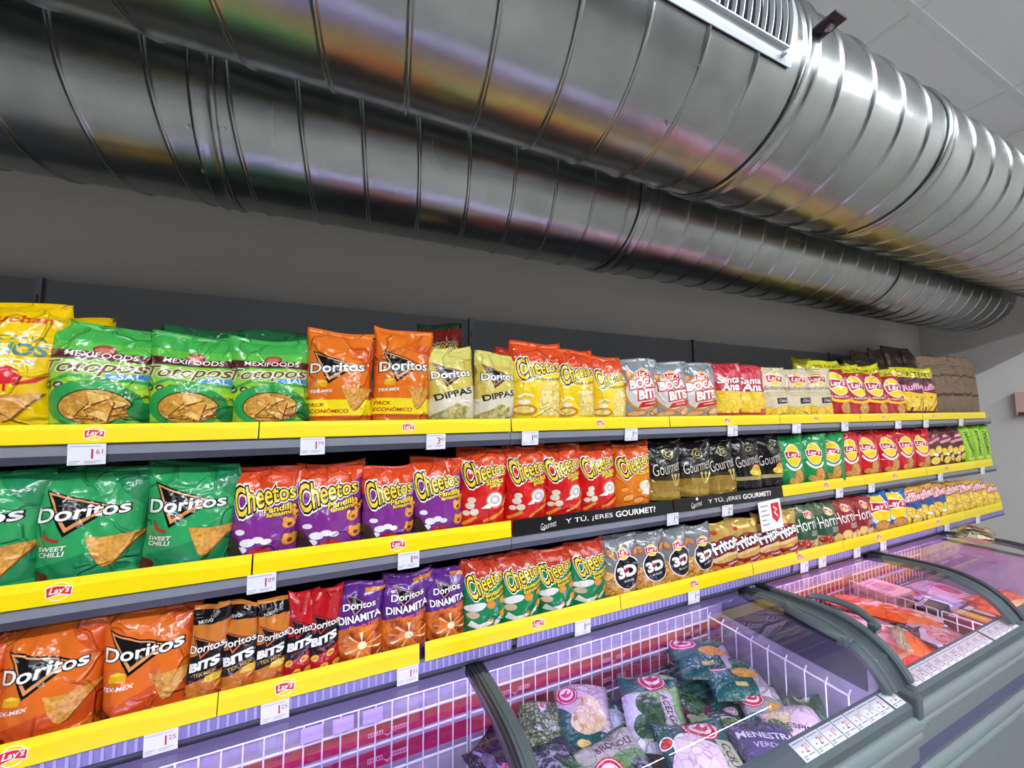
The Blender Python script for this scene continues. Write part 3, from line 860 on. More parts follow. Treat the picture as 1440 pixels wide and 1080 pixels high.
@kind('nacho', 1.75, '#f0c400', NU=22, NV=30)
def _(a):
    a.text('Auchan', .15, 1.53, w=.52, mat=F_('#d8571a'), bold=.03)
    a.text('MEXICANA', .12, 1.22, w=.55, mat=F_('#7c8a4a'), bold=.02)
    a.text('NACHOS', .08, 1.05, w=.66, h=.2, mat=F_('#5d8a80'), bold=.04)
    a.text('CLASICOS', .1, .86, w=.52, mat=FW, bold=.03)
    rb = F_('#cf2233')
    a.ell(.2, .62, .11, .1, rb); a.ell(.2, .74, .055, .055, rb)
    a.poly([(.12, .55), (-.08, .76), (.02, .56), (.12, .5)], rb); a.poly([(.28, .55), (.46, .7), (.38, .56), (.26, .5)], rb)
    a.poly([(.24, .76), (.29, .735), (.24, .72)], rb); a.rect(.17, .185, .42, .53, rb); a.rect(.22, .235, .42, .53, rb)
    a.poly([(-.5, 0), (.02, 0), (-.12, .3), (-.3, .62), (-.5, .75)], CHIPD)
    for i in range(8): chip_tri(a, -.42+.11*(i % 3), .1+.16*(i//3), .2, 70*i, (CHIPS2, CHIPL, CHIPD)[i % 3])
    chip_tri(a, .22, .22, .42, 8)
@kind('totopos', 1.5, '#58b440', seal='#3fa64a', NU=22, NV=30)
def _(a):
    floor_(a, .95, .95, F_('#8cc63a'), .0); a.rect(-.5, .5, 1.25, 1.5, F_('#3fa64a'))
    floor_(a, .62, .42, F_('#a9d136'), .05); 
    a.line([(-.5, .55), (-.2, .72), (.1, .66), (.5, .62)], .05, F_('#3c9a44')); a.line([(-.5, .42), (-.25, .2), (0, .05)], .05, F_('#6fb53a')); a.line([(.5, .5), (.35, .42), (.2, .2)], .1, F_('#bcd93a'))
    a.rect(-.5, .5, .985, 1.115, F_('#5a1f26'), -.03)
    a.ell(.05, 1.13, .105, .085, F_('#8f2a2a')); a.ell(.05, 1.135, .085, .066, F_('#b04a3a'))
    for i in range(3): a.rect(.0-.03*(i == 1), .1+.03*(i == 1), 1.10+.025*i, 1.11+.025*i, F_('#d9a28a'))
    a.text('MEXIFOODS', .04, 1.045, w=.64, h=.085, mat=FW, rot=-2, bold=.006)
    a.text('Totopos', .0, .83, w=.92, h=.25, mat=F_('#6d4a24'), rot=2, shear=.35, bold=.015, out=[(.045, F_('#e8e6c8'))])
    a.rect(.12, .5, .665, .745, F_('#3f8fd0'), .01); a.text('SAL', .32, .71, w=.2, mat=F_('#dff0f8'), bold=.01)
    for i, c in enumerate(('#1f4a2c', '#5a3a2a', '#6d2438')): 
        a.ell(-.42+.13*i, .57, .052, .052, F_(c)); a.ell(-.42+.13*i, .57, .03, .014, F_('#d9c8c0'), 35)
    a.poly([(-.46, .59), (-.42, .67), (-.38, .59)], F_('#1f4a2c'))
    a.ell(.0, .28, .43, .36, F_('#2f9a4c')); a.ell(.02, .24, .33, .27, F_('#4a3a14')); a.ell(.02, .235, .315, .255, CHIPD)
    rs = random.Random(4)
    for i in range(20):
        t = rs.uniform(0, 6.28); q = rs.uniform(.1, .95)**.5
        chip_tri(a, .02+.23*q*math.cos(t), .235+.17*q*math.sin(t), .2, rs.uniform(0, 360), (CHIPS2, CHIPL, CHIPD)[i % 3])
    a.ell(.4, .18, .1, .13, F_('#157a3a')); a.ell(.44, .1, .1, .1, F_('#0f6a32'))
    a.text('Mex', .36, .42, w=.2, mat=F_('#3a4a1a'), rot=6, shear=.3)

def corn_bag(base, shade, flavour, pack=False):
    def f(a):
        a.poly([(-.5, 0), (.5, 0), (.5, .55), (.1, .35), (-.5, .12)], F_(shade)); a.poly([(.1, 1.5), (.5, 1.5), (.5, .9)], F_(shade))
        y = 1.02 if pack else .92
        corn_logo(a, -.02, y, .92)
        lx = -.26; y += .03
        if flavour == 'TEX-MEX':
            a.poly([(lx-.08, y-.42), (lx-.07, y-.32), (lx+.02, y-.28), (lx+.11, y-.32), (lx+.1, y-.43)], F_('#e0a81c')); a.poly([(lx-.07, y-.32), (lx+.02, y-.28), (lx+.11, y-.32), (lx, y-.34)], F_('#f2cf4a'))
            a.text('TEX-MEX', lx+.02, y-.51, w=.34, mat=FW, rot=5, shear=.2, bold=.02)
        else:
            a.line([(lx-.06, y-.3), (lx-.03, y-.37), (lx+.09, y-.42)], .05, F_('#a5342a')); a.line([(lx-.06, y-.3), (lx-.07, y-.25)], .02, F_('#4a6a2a'))
            a.text('SWEET', lx+.02, y-.52, w=.29, mat=FW, shear=.2, rot=2, bold=.02); a.text('CHILLI', lx+.02, y-.60, w=.27, mat=FW, shear=.2, rot=2, bold=.02)
        if pack:
            a.rect(-.5, .5, .05, .37, F_('#f4dc1c')); a.text('PACK', -.33, .27, w=.26, mat=F_('#b02a1a'), shear=.15, bold=.03); a.text('ECONÓMICO', -.16, .15, w=.62, mat=F_('#b02a1a'), shear=.15, bold=.03)
            a.rect(-.5, .5, 0, .05, F_('#c4571e'))
        chip_tri(a, .25, .36 if not pack else .42, .48, 0)
        if not pack: a.ell(-.42, .02, .14, .09, F_('#5a1f14'))
    return f
kind('texpack', 1.75, '#e0701c')(corn_bag('#e0701c', '#d3561c', 'TEX-MEX', True))
kind('texmex', 1.45, '#db6a22', NU=22, NV=28)(corn_bag('#db6a22', '#c9501c', 'TEX-MEX'))
kind('chilli', 1.5, '#2f9a58', NU=22, NV=28)(corn_bag('#2f9a58', '#1f8050', 'SWEET'))
@kind('dippas', 1.75, '#cdb956', seal='#d6cf6e')
def _(a):
    a.poly([(-.5, .5), (.5, .85), (.5, .35), (-.3, 0), (-.5, 0)], F_('#ddd3ba')); a.poly([(.5, .4), (.5, 0), (.1, 0)], F_('#d4c6a8'))
    a.rect(-.5, .5, 1.45, 1.75, F_('#d6cf6e'))
    corn_logo(a, -.02, 1.12, .9, '#a06a2a')
    a.text('DIPPAS', .0, .62, w=.78, h=.17, mat=F_('#2a241c'), rot=14, bold=.03)
    a.poly([(-.5, 0), (.25, 0), (.3, .3), (.05, .38), (-.2, .22), (-.5, .08)], PALECH)

@kind('gusto', 1.75, '#f2cf22', seal='#dc4a1e')
def _(a):
    wave(a, 1.28, 1.08, '#dc4a1e', amp=.04)
    puff_logo(a, .0, 1.2, .88)
    a.text('Gustosines', .15, .89, w=.6, mat=F_('#3a2a10'), rot=5, arc=-.05, bold=.02, out=[(.05, F_('#f8e04a'))])
    a.poly([(-.05, 0), (.5, 0), (.5, .78), (.3, .84), (.08, .78), (-.03, .5)], PUFFS)
    for i in range(12): stick(a, .05+.13*(i % 4)+.03*(i//4 % 2), .12+.22*(i//4), .09, .04, 40*i, PUFFS)
    a.ell(-.3, .12, .22, .13, F_('#c8862a')); a.ell(-.3, .12, .16, .08, PUFFS); a.ell(-.3, .3, .1, .06, F_('#f4ead0')); a.line([(-.4, .4), (-.3, .5), (-.15, .44)], .05, F_('#f4ead0'))
@kind('pandilla', 1.45, '#7d2f86', seal='#d8481e', NU=22)
def _(a):
    wave(a, .92, 1.22, '#d8481e', amp=.03)
    puff_logo(a, -.02, 1.02, .88)
    sub(a, 'Pandilla', .2, .78, .44); sub(a, 'fantasmas', .22, .69, .4)
    for x, y, r in ((.34, .5, .09), (.36, .2, .1), (.42, .66, .06)):
        a.ell(x, y, r, r*1.1, F_('#c8742a')); a.ell(x, y, r*.85, r*.92, F_('#eda544')); a.ell(x+.01, y-.02, r*.35, r*.4, F_('#8a3a14')); a.ell(x-.05, y+.07, .035, .05, F_('#eda544')); a.ell(x+.06, y+.07, .03, .05, F_('#eda544'))
    cl = F_('#ece8f0')
    for x, y, r in ((-.18, .22, .1), (-.05, .26, .08), (.06, .22, .07), (-.3, .4, .07), (-.25, .1, .08)): a.ell(x, y, r, r*.7, cl)
    a.poly([(-.5, 0), (-.2, 0), (-.36, .3), (-.5, .36)], F_('#3a2a24')); a.ell(0, .04, .14, .08, F_('#b9271c'))
@kind('sticks', 1.7, '#cf1a1c', seal='#d8481e')
def _(a):
    wave(a, 1.1, 1.42, '#d8481e', amp=.03)
    puff_logo(a, 0, 1.24, .9, 10)
    sub(a, 'Sticks', .18, .98, .4); sub(a, 'pizza', .2, .87, .26)
    a.ell(.18, .55, .2, .2, F_('#e0603a')); a.ell(.18, .55, .16, .16, F_('#efe6e0')); a.ell(.18, .55, .1, .1, F_('#b9b4b8')); a.ell(.18, .55, .06, .06, F_('#e8e2e0'))
    a.poly([(-.1, .36), (.08, .36), (.14, .46), (.02, .46)], FW)
    for x, y, r in ((.28, .22, 32), (.1, .12, 28), (.42, .5, 60), (-.3, .1, 35)): stick(a, x, y, .24, .045, r, F_('#c8621c')); stick(a, x, y+.006, .23, .034, r, F_('#ec8f34'))
    for x, y, r in ((-.3, .45, .08), (-.22, .3, .08), (-.36, .28, .06), (-.28, .58, .07)): a.ell(x, y, r, r, F_('#e8d8c0'))
@kind('chorange', 1.55, '#dd7a1e', seal='#d8571e')
def _(a):
    wave(a, 1.15, 1.25, '#d8571e', amp=.03)
    puff_logo(a, .0, 1.12, .9, 14)
    sub(a, 'Rizos', .18, .86, .36)
    for x, y, r in ((-.2, .2, .16), (.05, .12, .14), (-.3, .42, .1), (.1, .4, .12)): a.ell(x, y, r, r*.7, F_('#b9561a'), 20); a.ell(x, y, r*.85, r*.5, F_('#eda044'), 20)
    a.ell(.22, .5, .16, .14, F_('#e8dcc0')); a.poly([(.1, .3), (.34, .24), (.4, .5), (.2, .42)], F_('#f0ece4'))
def small_potato(bg, shade):
    def f(a):
        a.poly([(-.5, 0), (.5, 0), (.5, .3), (-.5, .12)], F_(shade))
        drop_logo(a, .0, .92, .56)
        a.ring(.0, .92, .33, .5, .16, FW, 215, 325)
        a.ell(.12, .24, .15, .23, F_('#9a5a18')); a.ell(.12, .24, .135, .215, SPUD); a.ell(-.12, .1, .12, .1, SPUD); a.ell(.0, .07, .1, .09, CHIPS2)
    return f
for k_, c1, c2 in (('lgreen', '#1f8f4a', '#177a3e'), ('lred', '#c8161e', '#ad1018')): kind(k_, 1.5, c1, NU=14, NV=20)(small_potato(c1, c2))
@kind('lblue', 1.25, '#1c5ea8', NU=14, NV=18)
def _(a):
    drop_logo(a, .02, .82, .8); a.ring(.02, .8, .42, .56, .16, F_('#cfe4f4'), 215, 325)
    a.ell(.05, .2, .26, .2, F_('#7a5212')); a.ell(.05, .2, .24, .18, SPUD); a.ell(-.3, .06, .16, .1, CHIPS2); a.ell(.36, .08, .12, .1, CHIPS2)
@kind('boca', 1.45, '#a9adb3', rough=.16, metal=.35)
def _(a):
    for x, y, rx, ry, r in ((-.3, 1.05, .16, .09, -50), (-.34, .55, .1, .25, 10), (.3, .12, .22, .1, 20), (-.2, .06, .26, .08, 5)): a.ell(x, y, rx, ry, F_('#b8763a'), r); a.ell(x, y, rx*.8, ry*.7, F_('#e0ac74'), r)
    a.ell(-.05, .62, .42, .5, F_('#c98a3a')); a.ell(-.05, .62, .36, .44, F_('#d7d2c8'))
    lays(a, .05, 1.08, .36, FW, F_('#c4202c'), F_('#f2c628'))
    a.text('BOCA', .0, .84, w=.7, h=.24, mat=FW, rot=8, shear=.15, bold=.05, out=[(.1, F_('#c21f26'))])
    a.text('BITS', .1, .56, w=.56, h=.25, mat=FW, rot=8, shear=.15, bold=.05, out=[(.1, F_('#c21f26'))])
    a.poly([(-.18, .2), (.42, .28), (.46, .44), (.3, .4), (-.1, .34)], F_('#c21f26')); a.poly([(0, .29), (.28, .33), (.28, .35), (0, .31)], F_('#f0d8a0'))
@kind('santa', 1.65, '#d8a928', seal='#c62a3c', NU=16, NV=22)
def _(a):
    wave(a, .8, .8, '#c62a3c', amp=.0); a.rect(-.5, .5, .77, .83, F_('#b01f30'))
    for i in range(6): a.line([(-.5+.18*i, 1.65), (-.38+.18*i, 1.3)], .03, F_('#e05a6a'))
    a.text('Santa', -.04, 1.16, w=.7, h=.24, mat=FW, rot=6, shear=.25, bold=.02, out=[(.05, F_('#8f1428'))]); a.text('Ana', -.02, .93, w=.6, h=.28, mat=FW, rot=4, shear=.25, bold=.03, out=[(.05, F_('#8f1428'))])
    a.rect(-.5, .5, 0, .78, POTATO)
    for x, y in ((-.25, .55), (.1, .62), (.25, .4), (-.1, .3), (-.32, .22), (.12, .18)): a.ell(x, y, .16, .12, F_('#c9971a'), x*100); a.ell(x, y, .15, .11, F_('#f0cb3c'), x*100)
    a.poly([(.18, .02), (.46, .02), (.46, .22), (.18, .2)], F_('#c9504a')); a.rect(-.5, .5, 0, .06, F_('#c62a3c'))
@kind('cream', 1.4, '#d8c8a4', rough=.42, NU=16, NV=22)
def _(a):
    lays(a, .0, 1.1, .46, FW, F_('#c4202c'), F_('#f0c628'))
    a.text('Mediterránea', .02, .82, w=.9, h=.13, mat=F_('#4a3a2a'), shear=.5)
    for i in range(3): a.rect(-.4+.06*i, .36-.08*i, .68-.055*i, .69-.055*i, F_('#8a7a5a'))
    a.rect(-.02, .42, .32, .5, F_('#221e22'), .02); a.text('Clásica', .2, .42, w=.3, mat=FW, shear=.2)
    for x, y, r in ((-.3, .12, 10), (-.05, .08, 30), (.2, .14, -10), (.36, .06, 0)): a.ell(x, y, .17, .12, F_('#c9951a'), r); a.ell(x, y, .155, .105, F_('#efc83a'), r)
    a.poly([(.34, 0), (.5, .0), (.5, .26)], F_('#6a7a2a'))
def header(a, y, t, cy): 
    a.rect(-.5, .5, y, a.A, F_('#d8cf24')); a.text(t, 0, cy, w=.8, mat=F_('#5a4a14'), bold=.02)
@kind('bigred', 1.55, '#b0141e', seal='#d8cf24', NU=16, NV=22)
def _(a):
    header(a, 1.33, '50% GRATIS', 1.42)
    a.ell(.05, .85, .3, .38, FW); a.ell(.05, .85, .28, .36, F_('#f6d21a')); lays(a, .05, .84, .56, FW, F_('#b01f30'), None, sun=False)
    a.text('AL PUNTO DE SAL', .05, .42, w=.66, mat=FW, arc=-.06, bold=.02)
    a.line([(-.35, .42), (-.18, .32), (.05, .28), (.28, .32), (.45, .42)], .085, F_('#f2c428'))
    a.ell(.12, .08, .16, .17, SPUD)
    for i in range(5): a.line([(-.42, .2-.04*i), (-.15, .18-.05*i)], .008, F_('#d8686a'))
@kind('rufhead', 1.5, '#571c30', seal='#d8cf24', NU=14, NV=20)
def _(a):
    header(a, 1.2, 'GRATIS', 1.32)
    floor_(a, .62, .66, F_('#edc42a'), .04)
    a.text('Ruffles', .05, .86, w=.82, h=.22, mat=F_('#e8b0c8'), rot=10, shear=.2, bold=.03, out=[(.07, F_('#8f1f50'))])
    for i in range(4): a.line([(-.4+.2*i, 0), (-.15+.2*i, .5)], .07, F_(('#c8861a', '#6d1f30')[i % 2]))
    a.ell(-.1, .3, .24, .18, POTATO)
@kind('kraft', 1.9, '#756049', rough=.75, NU=14, NV=22)
def _(a):
    a.rect(-.32, .28, 1.58, 1.62, F_('#4a3626', rough=.7)); a.rect(-.36, .3, 1.5, 1.53, F_('#5a4432', rough=.7))
    a.line([(-.42, 1.12), (-.2, 1.22), (.1, 1.24), (.4, 1.16)], .08, F_('#3c2c20', rough=.7))
    a.rect(-.03, .04, .85, 1.05, F_('#6a5340', rough=.7)); a.ell(0, .95, .08, .08, F_('#6a5340', rough=.7))
    a.poly([(-.36, .62), (-.1, .55), (.2, .56), (.38, .64), (.3, .5), (.05, .44), (-.22, .47)], F_('#2e221c', rough=.7))
@kind('ggold', 1.6, '#1a1718', rough=.16, NU=16, NV=24)
def _(a):
    floor_(a, .62, .74, F_('#3a2f1c'), .02); floor_(a, .5, .62, F_('#b8923c', metal=.5), .03); floor_(a, .25, .25, F_('#c9a44a', metal=.5), .02)
    a.ell(.05, 1.3, .15, .16, F_('#a89a5a', metal=.5)); a.ell(.05, 1.3, .12, .13, F_('#2a261c')); a.text('G', .05, 1.3, h=.16, mat=F_('#c9bd80'), shear=.3)
    a.text('Gourmet', -.0, .92, w=.76, h=.32, mat=F_('#f0e8d8'), rot=14, shear=.5, bold=-.014)
    for x, r in ((.1, -12), (.22, 0), (.34, 12)): a.line([(.22+(x-.22)*.2, .4), (.22+(x-.22)*.7, .55), (x, .68)], .035, F_('#e0c87a', metal=.4)); a.ell(x, .7, .04, .05, F_('#e0c87a', metal=.4))
    a.rect(-.35, .4, .22, .34, F_('#c2a050', metal=.5)); a.text('CORTE FINO', .03, .28, w=.62, mat=F_('#6d5420'))
@kind('gblack', 1.6, '#171416', rough=.16, NU=16, NV=24)
def _(a):
    a.ell(.05, 1.3, .15, .18, F_('#5a5a44')); a.ell(.05, 1.3, .12, .145, F_('#2a261c')); a.text('G', .05, 1.3, h=.16, mat=F_('#c9bd80'), shear=.3)
    a.text('Gourmet', .0, .95, w=.76, h=.32, mat=F_('#e8e2d4'), rot=14, shear=.5, bold=-.014)
    a.ell(.2, .66, .15, .14, CHIPS2, 20); a.ell(.1, .55, .13, .1, POTATO, -20); a.ell(.3, .52, .12, .1, POTATO, 30)
    a.rect(-.5, .5, .3, .42, F_('#bfae72', metal=.4), .02)
@kind('rufmar', 1.55, '#4f1a28', NU=14, NV=20)
def _(a):
    a.text('Ruffles', .0, 1.12, w=.94, h=.3, mat=F_('#e8b8c0'), rot=14, shear=.2, bold=.04, out=[(.08, F_('#a8203a'))])
    a.poly([(-.5, .95), (.5, 1.2), (.5, 1.28), (-.5, 1.05)], F_('#7a1f30'))
    for x, y in ((-.2, .55), (.15, .65), (.25, .3), (-.1, .2)): a.ell(x, y, .2, .16, F_('#8a5a1a'), 40); a.ell(x, y, .18, .14, POTATO, 40)
    a.ell(-.05, .45, .1, .07, FW); a.poly([(-.5, 0), (-.2, 0), (-.5, .3)], F_('#7a2438'))
@kind('campe', 1.5, '#8dc21e', NU=14, NV=20)
def _(a):
    a.rect(-.5, -.2, 0, 1.5, F_('#7ab01a')); a.rect(-.12, .3, .05, 1.4, F_('#a4d034'))
    a.text('CAMPESINAS', .1, .72, w=1.2, h=.2, mat=F_('#1f4a1c'), rot=90, bold=.03)
    a.ell(.1, .1, .2, .08, F_('#c8dc6a'))
def bits(top, low, food_m, tex):
    def f(a):
        a.poly([(-.5, 1.15), (.5, 1.5), (.5, .75), (-.5, .4)], FK)
        if tex: a.rect(-.5, .5, 2.05, 2.4, FK); a.text('NUEVO', -.1, 2.13, w=.4, mat=FW, rot=10)
        corn_logo(a, .0, 1.42, .98, '#c86a3a' if tex else '#a03a3a')
        a.text('BITS', .0, .98, w=.8, h=.26, mat=FW, rot=14, shear=.15, bold=.06)
        a.text('TEX MEX', .05, .74, w=.6, mat=F_('#c8a04a'), rot=14, bold=.02) if tex else a.poly([(-.2, .66), (.3, .78), (.3, .83), (-.2, .71)], F_('#8a2a2a'))
        if tex: a.poly([(.05, .5), (.1, .66), (.28, .72), (.45, .64), (.42, .48)], F_('#e0b83a')); a.poly([(-.5, 0), (.5, 0), (.5, .42), (.1, .36), (-.5, .1)], BITS); a.poly([(-.3, .1), (-.05, .42), (.12, .12)], F_('#c9762a')); a.poly([(.1, .08), (.3, .36), (.45, .1)], F_('#b85a22'))
        else:
            for x, y, s in ((-.25, .42, .3), (.2, .5, .3), (0, .12, .32), (.35, .14, .25)): a.ell(x, y, s*.5, s*.4, F_('#7a1414'), 30); a.ell(x, y, s*.44, s*.33, F_('#e5a83a'), 30); a.ell(x, y, s*.2, s*.12, F_('#c8762a'), 30)
    return f
kind('bitstex', 2.4, '#c4742c', NU=14, NV=26, d=.07)(bits(0, 0, 0, True))
kind('bitsred', 2.4, '#b3161e', NU=14, NV=26, d=.07)(bits(0, 0, 0, False))
@kind('dina', 1.65, '#5c2a80', NU=16, NV=24)
def _(a):
    floor_(a, .68, .86, FLAME, .05); 
    corn_logo(a, .0, 1.24, .74, '#b06a9a', True)
    a.text('DINAMITA', .02, .97, w=.84, h=.17, mat=FW, rot=5, bold=.03, out=[(.06, F_('#2a1030'))])
    a.text('Flamin Hot', .1, .80, w=.62, mat=F_('#e8762a'), rot=8, shear=.3, bold=.02)
    for i in range(9):
        t = R(40*i+10); a.poly([(.05+.06*math.cos(t), .36+.06*math.sin(t)), (.05+.4*math.cos(t-.09), .36+.3*math.sin(t-.09)), (.05+.4*math.cos(t+.09), .36+.3*math.sin(t+.09))], F_(('#f0c070', '#e8862a', '#f4dca0')[i % 3]))
    a.ell(.05, .36, .09, .09, F_('#f6e4b0'))
    a.rect(.1, .5, 1.52, 1.6, F_('#c9762a'))
@kind('pelo', 1.55, '#14804a', seal='#b93a22', NU=18, NV=24)
def _(a):
    wave(a, 1.12, 1.3, '#b93a22', amp=.02)
    puff_logo(a, .02, 1.12, .88, 14)
    sub(a, 'Pelotazos', .16, .84, .54, rot=12); sub(a, 'futboleros', .2, .74, .46, rot=12)
    for x, y, r in ((.08, .58, .1), (.36, .62, .09), (.36, .3, .1), (.05, .18, .07)): a.ell(x, y, r, r, F_('#a8641c')); a.ell(x, y, r*.9, r*.9, F_('#dd9a34')); a.ring(x, y, r*.6, r*.6, .2, F_('#b4741f'))
    w1 = F_('#e4e2dc')
    a.ell(-.24, .56, .22, .09, w1, 12); a.poly([(-.4, .12), (-.1, .02), (.1, .16), (.0, .2), (-.2, .16), (-.34, .26)], w1); a.ell(.22, .16, .12, .06, w1, 50); a.ell(-.3, .38, .12, .08, F_('#c8b08a'))
@kind('threed', 1.5, '#8b8d92', rough=.12, metal=.25, NU=16, NV=24)
def _(a):
    a.poly([(-.5, 0), (.5, 0), (.5, .62), (.25, .7), (-.1, .62), (-.5, .68)], CONES)
    for i in range(12): chip_tri(a, -.4+.27*(i % 4), .1+.2*(i//4), .2, 60*i, F_(('#dca44e', '#c98a38', '#e8bc6a')[i % 3]))
    for x, r in ((-.3, 40), (.36, -35)): a.ell(x, 1.12, .08, .16, F_('#a86a3a'), r); a.ell(x, 1.14, .06, .1, F_('#c98a5a'), r)
    a.poly([(.08+.36*math.cos(R(t)), .62+.44*math.sin(R(t))) for t in range(0, 360, 18)], FW)
    a.poly([(.08+.335*math.cos(R(t)), .62+.415*math.sin(R(t))) for t in range(0, 360, 18)], F_('#1f1b1c'))
    a.text('3D', .06, .66, w=.5, h=.3, mat=FW, rot=12, bold=.06); a.poly([(.03, .6), (.1, .66), (.07, .76), (.0, .7)], F_('#b01f30')); a.text("'s", .38, .86, h=.13, mat=FW, bold=.03)
    a.text('BUGLES', .1, .42, w=.26, mat=FW, rot=10)
    lays(a, .02, 1.1, .34, FW, F_('#c4202c'), F_('#f2c628'))
@kind('frit', 1.45, '#c4a352', rough=.2, metal=.25, NU=16, NV=22)
def _(a):
    floor_(a, .5, .5, F_('#8f1a26'), .06, ph=1)
    a.ell(.02, .78, .46, .28, F_('#8f1a26'), 20)
    a.ell(.0, .42, .46, .13, F_('#e0c88a'), 14); a.ell(.05, .38, .4, .08, F_('#c9a04a'), 14)
    a.text('Fritos', -.03, .82, w=.82, h=.38, mat=FW, rot=20, shear=.1, bold=.04, out=[(.08, F_('#3a1418'))])
    a.ell(-.28, 1.22, .09, .07, F_('#c4202c')); a.poly([(-.02, .16), (.36, .24), (.36, .3), (-.02, .22)], F_('#c8a0a0'))
    for x in (-.3, -.05, .28): a.ell(x, .08, .13, .07, F_('#d98a3a'), x*90)
def horni(c, c2, veg):
    def f(a):
        a.rect(-.5, .5, .95, 1.3, F_(c2)); a.ell(.0, .62, .46, .42, F_(c)); floor_(a, .3, .3, F_('#b0a07a') if veg else F_('#8f2a2a'), .03)
        lays(a, .12, 1.08, .28, FW, F_('#c4202c'), F_('#f2c628'))
        a.text('Horni', .02, .78, w=.68, h=.36, mat=FW, rot=10, shear=.15, bold=.0)
        for i in range(4): a.rect(.12, .42-.03*(i % 2), .56-.045*i, .575-.045*i, F_('#cfd2c4'))
        if veg: 
            for x, y in ((-.2, .2), (.02, .14), (-.05, .26)): a.ell(x, y, .11, .1, F_('#a8281c')); a.ell(x-.03, y+.03, .03, .03, F_('#e08a7a'))
            a.ell(.3, .18, .13, .14, F_('#d8b86a'), 20); a.ell(-.38, .1, .08, .16, F_('#4a7a34'), 20)
        else:
            for x, y in ((.0, .2), (.3, .14), (-.3, .1)): a.ell(x, y, .17, .17, F_('#c9953a')); a.ell(x, y, .155, .155, F_('#ecc87a'))
    return f
kind('horng', 1.3, '#34543a', rough=.4, NU=16, NV=20)(horni('#2a5236', '#5a6a4a', True))
kind('hornr', 1.3, '#8f2428', rough=.4, NU=16, NV=20)(horni('#8a1f26', '#9c3434', False))
@kind('rufblue', 1.3, '#1c4f94', seal='#d8a24a', NU=14, NV=18)
def _(a):
    a.poly([(-.5, .75), (.5, 1.0), (.5, 1.3), (-.5, 1.3)], F_('#d8a24a'))
    a.text('Ruffles', .0, 1.0, w=.94, h=.3, mat=F_('#f0c8cc'), rot=12, shear=.2, bold=.04, out=[(.09, F_('#b01f3a'))])
    for x, y, r in ((-.12, .42, 30), (.22, .4, 60), (-.3, .14, 10), (.1, .1, -20)): a.ell(x, y, .2, .24, F_('#8f5f1a'), r); a.ell(x, y, .18, .22, POTATO, r)
    a.ell(.05, .28, .1, .05, FW)
@kind('plain', 1.05, '#d8a83e', rough=.15, NU=14, NV=16)
def _(a):
    a.text('Ruffles', .0, .84, w=.9, h=.24, mat=F_('#f0c8cc'), rot=12, shear=.2, bold=.04, out=[(.09, F_('#b01f3a'))])
    for x, y, r in ((-.2, .45, 30), (.2, .5, 60), (-.25, .18, 10), (.15, .15, -20)): a.ell(x, y, .22, .2, F_('#c08f2a'), r); a.ell(x, y, .2, .18, POTATO, r)
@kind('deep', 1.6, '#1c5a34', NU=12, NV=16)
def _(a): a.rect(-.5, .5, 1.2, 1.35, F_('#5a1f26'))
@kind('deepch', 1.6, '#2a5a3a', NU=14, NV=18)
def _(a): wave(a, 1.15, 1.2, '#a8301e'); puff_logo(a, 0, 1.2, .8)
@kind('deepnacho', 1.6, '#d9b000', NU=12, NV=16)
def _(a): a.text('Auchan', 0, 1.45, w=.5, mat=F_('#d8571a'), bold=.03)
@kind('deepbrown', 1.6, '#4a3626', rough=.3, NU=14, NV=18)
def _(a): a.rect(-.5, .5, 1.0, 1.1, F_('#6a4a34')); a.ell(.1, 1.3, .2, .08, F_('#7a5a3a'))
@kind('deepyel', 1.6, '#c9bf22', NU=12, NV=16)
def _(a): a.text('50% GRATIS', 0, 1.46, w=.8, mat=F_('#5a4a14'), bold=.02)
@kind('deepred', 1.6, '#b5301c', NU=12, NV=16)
def _(a): wave(a, 1.0, 1.1, '#c8401e')

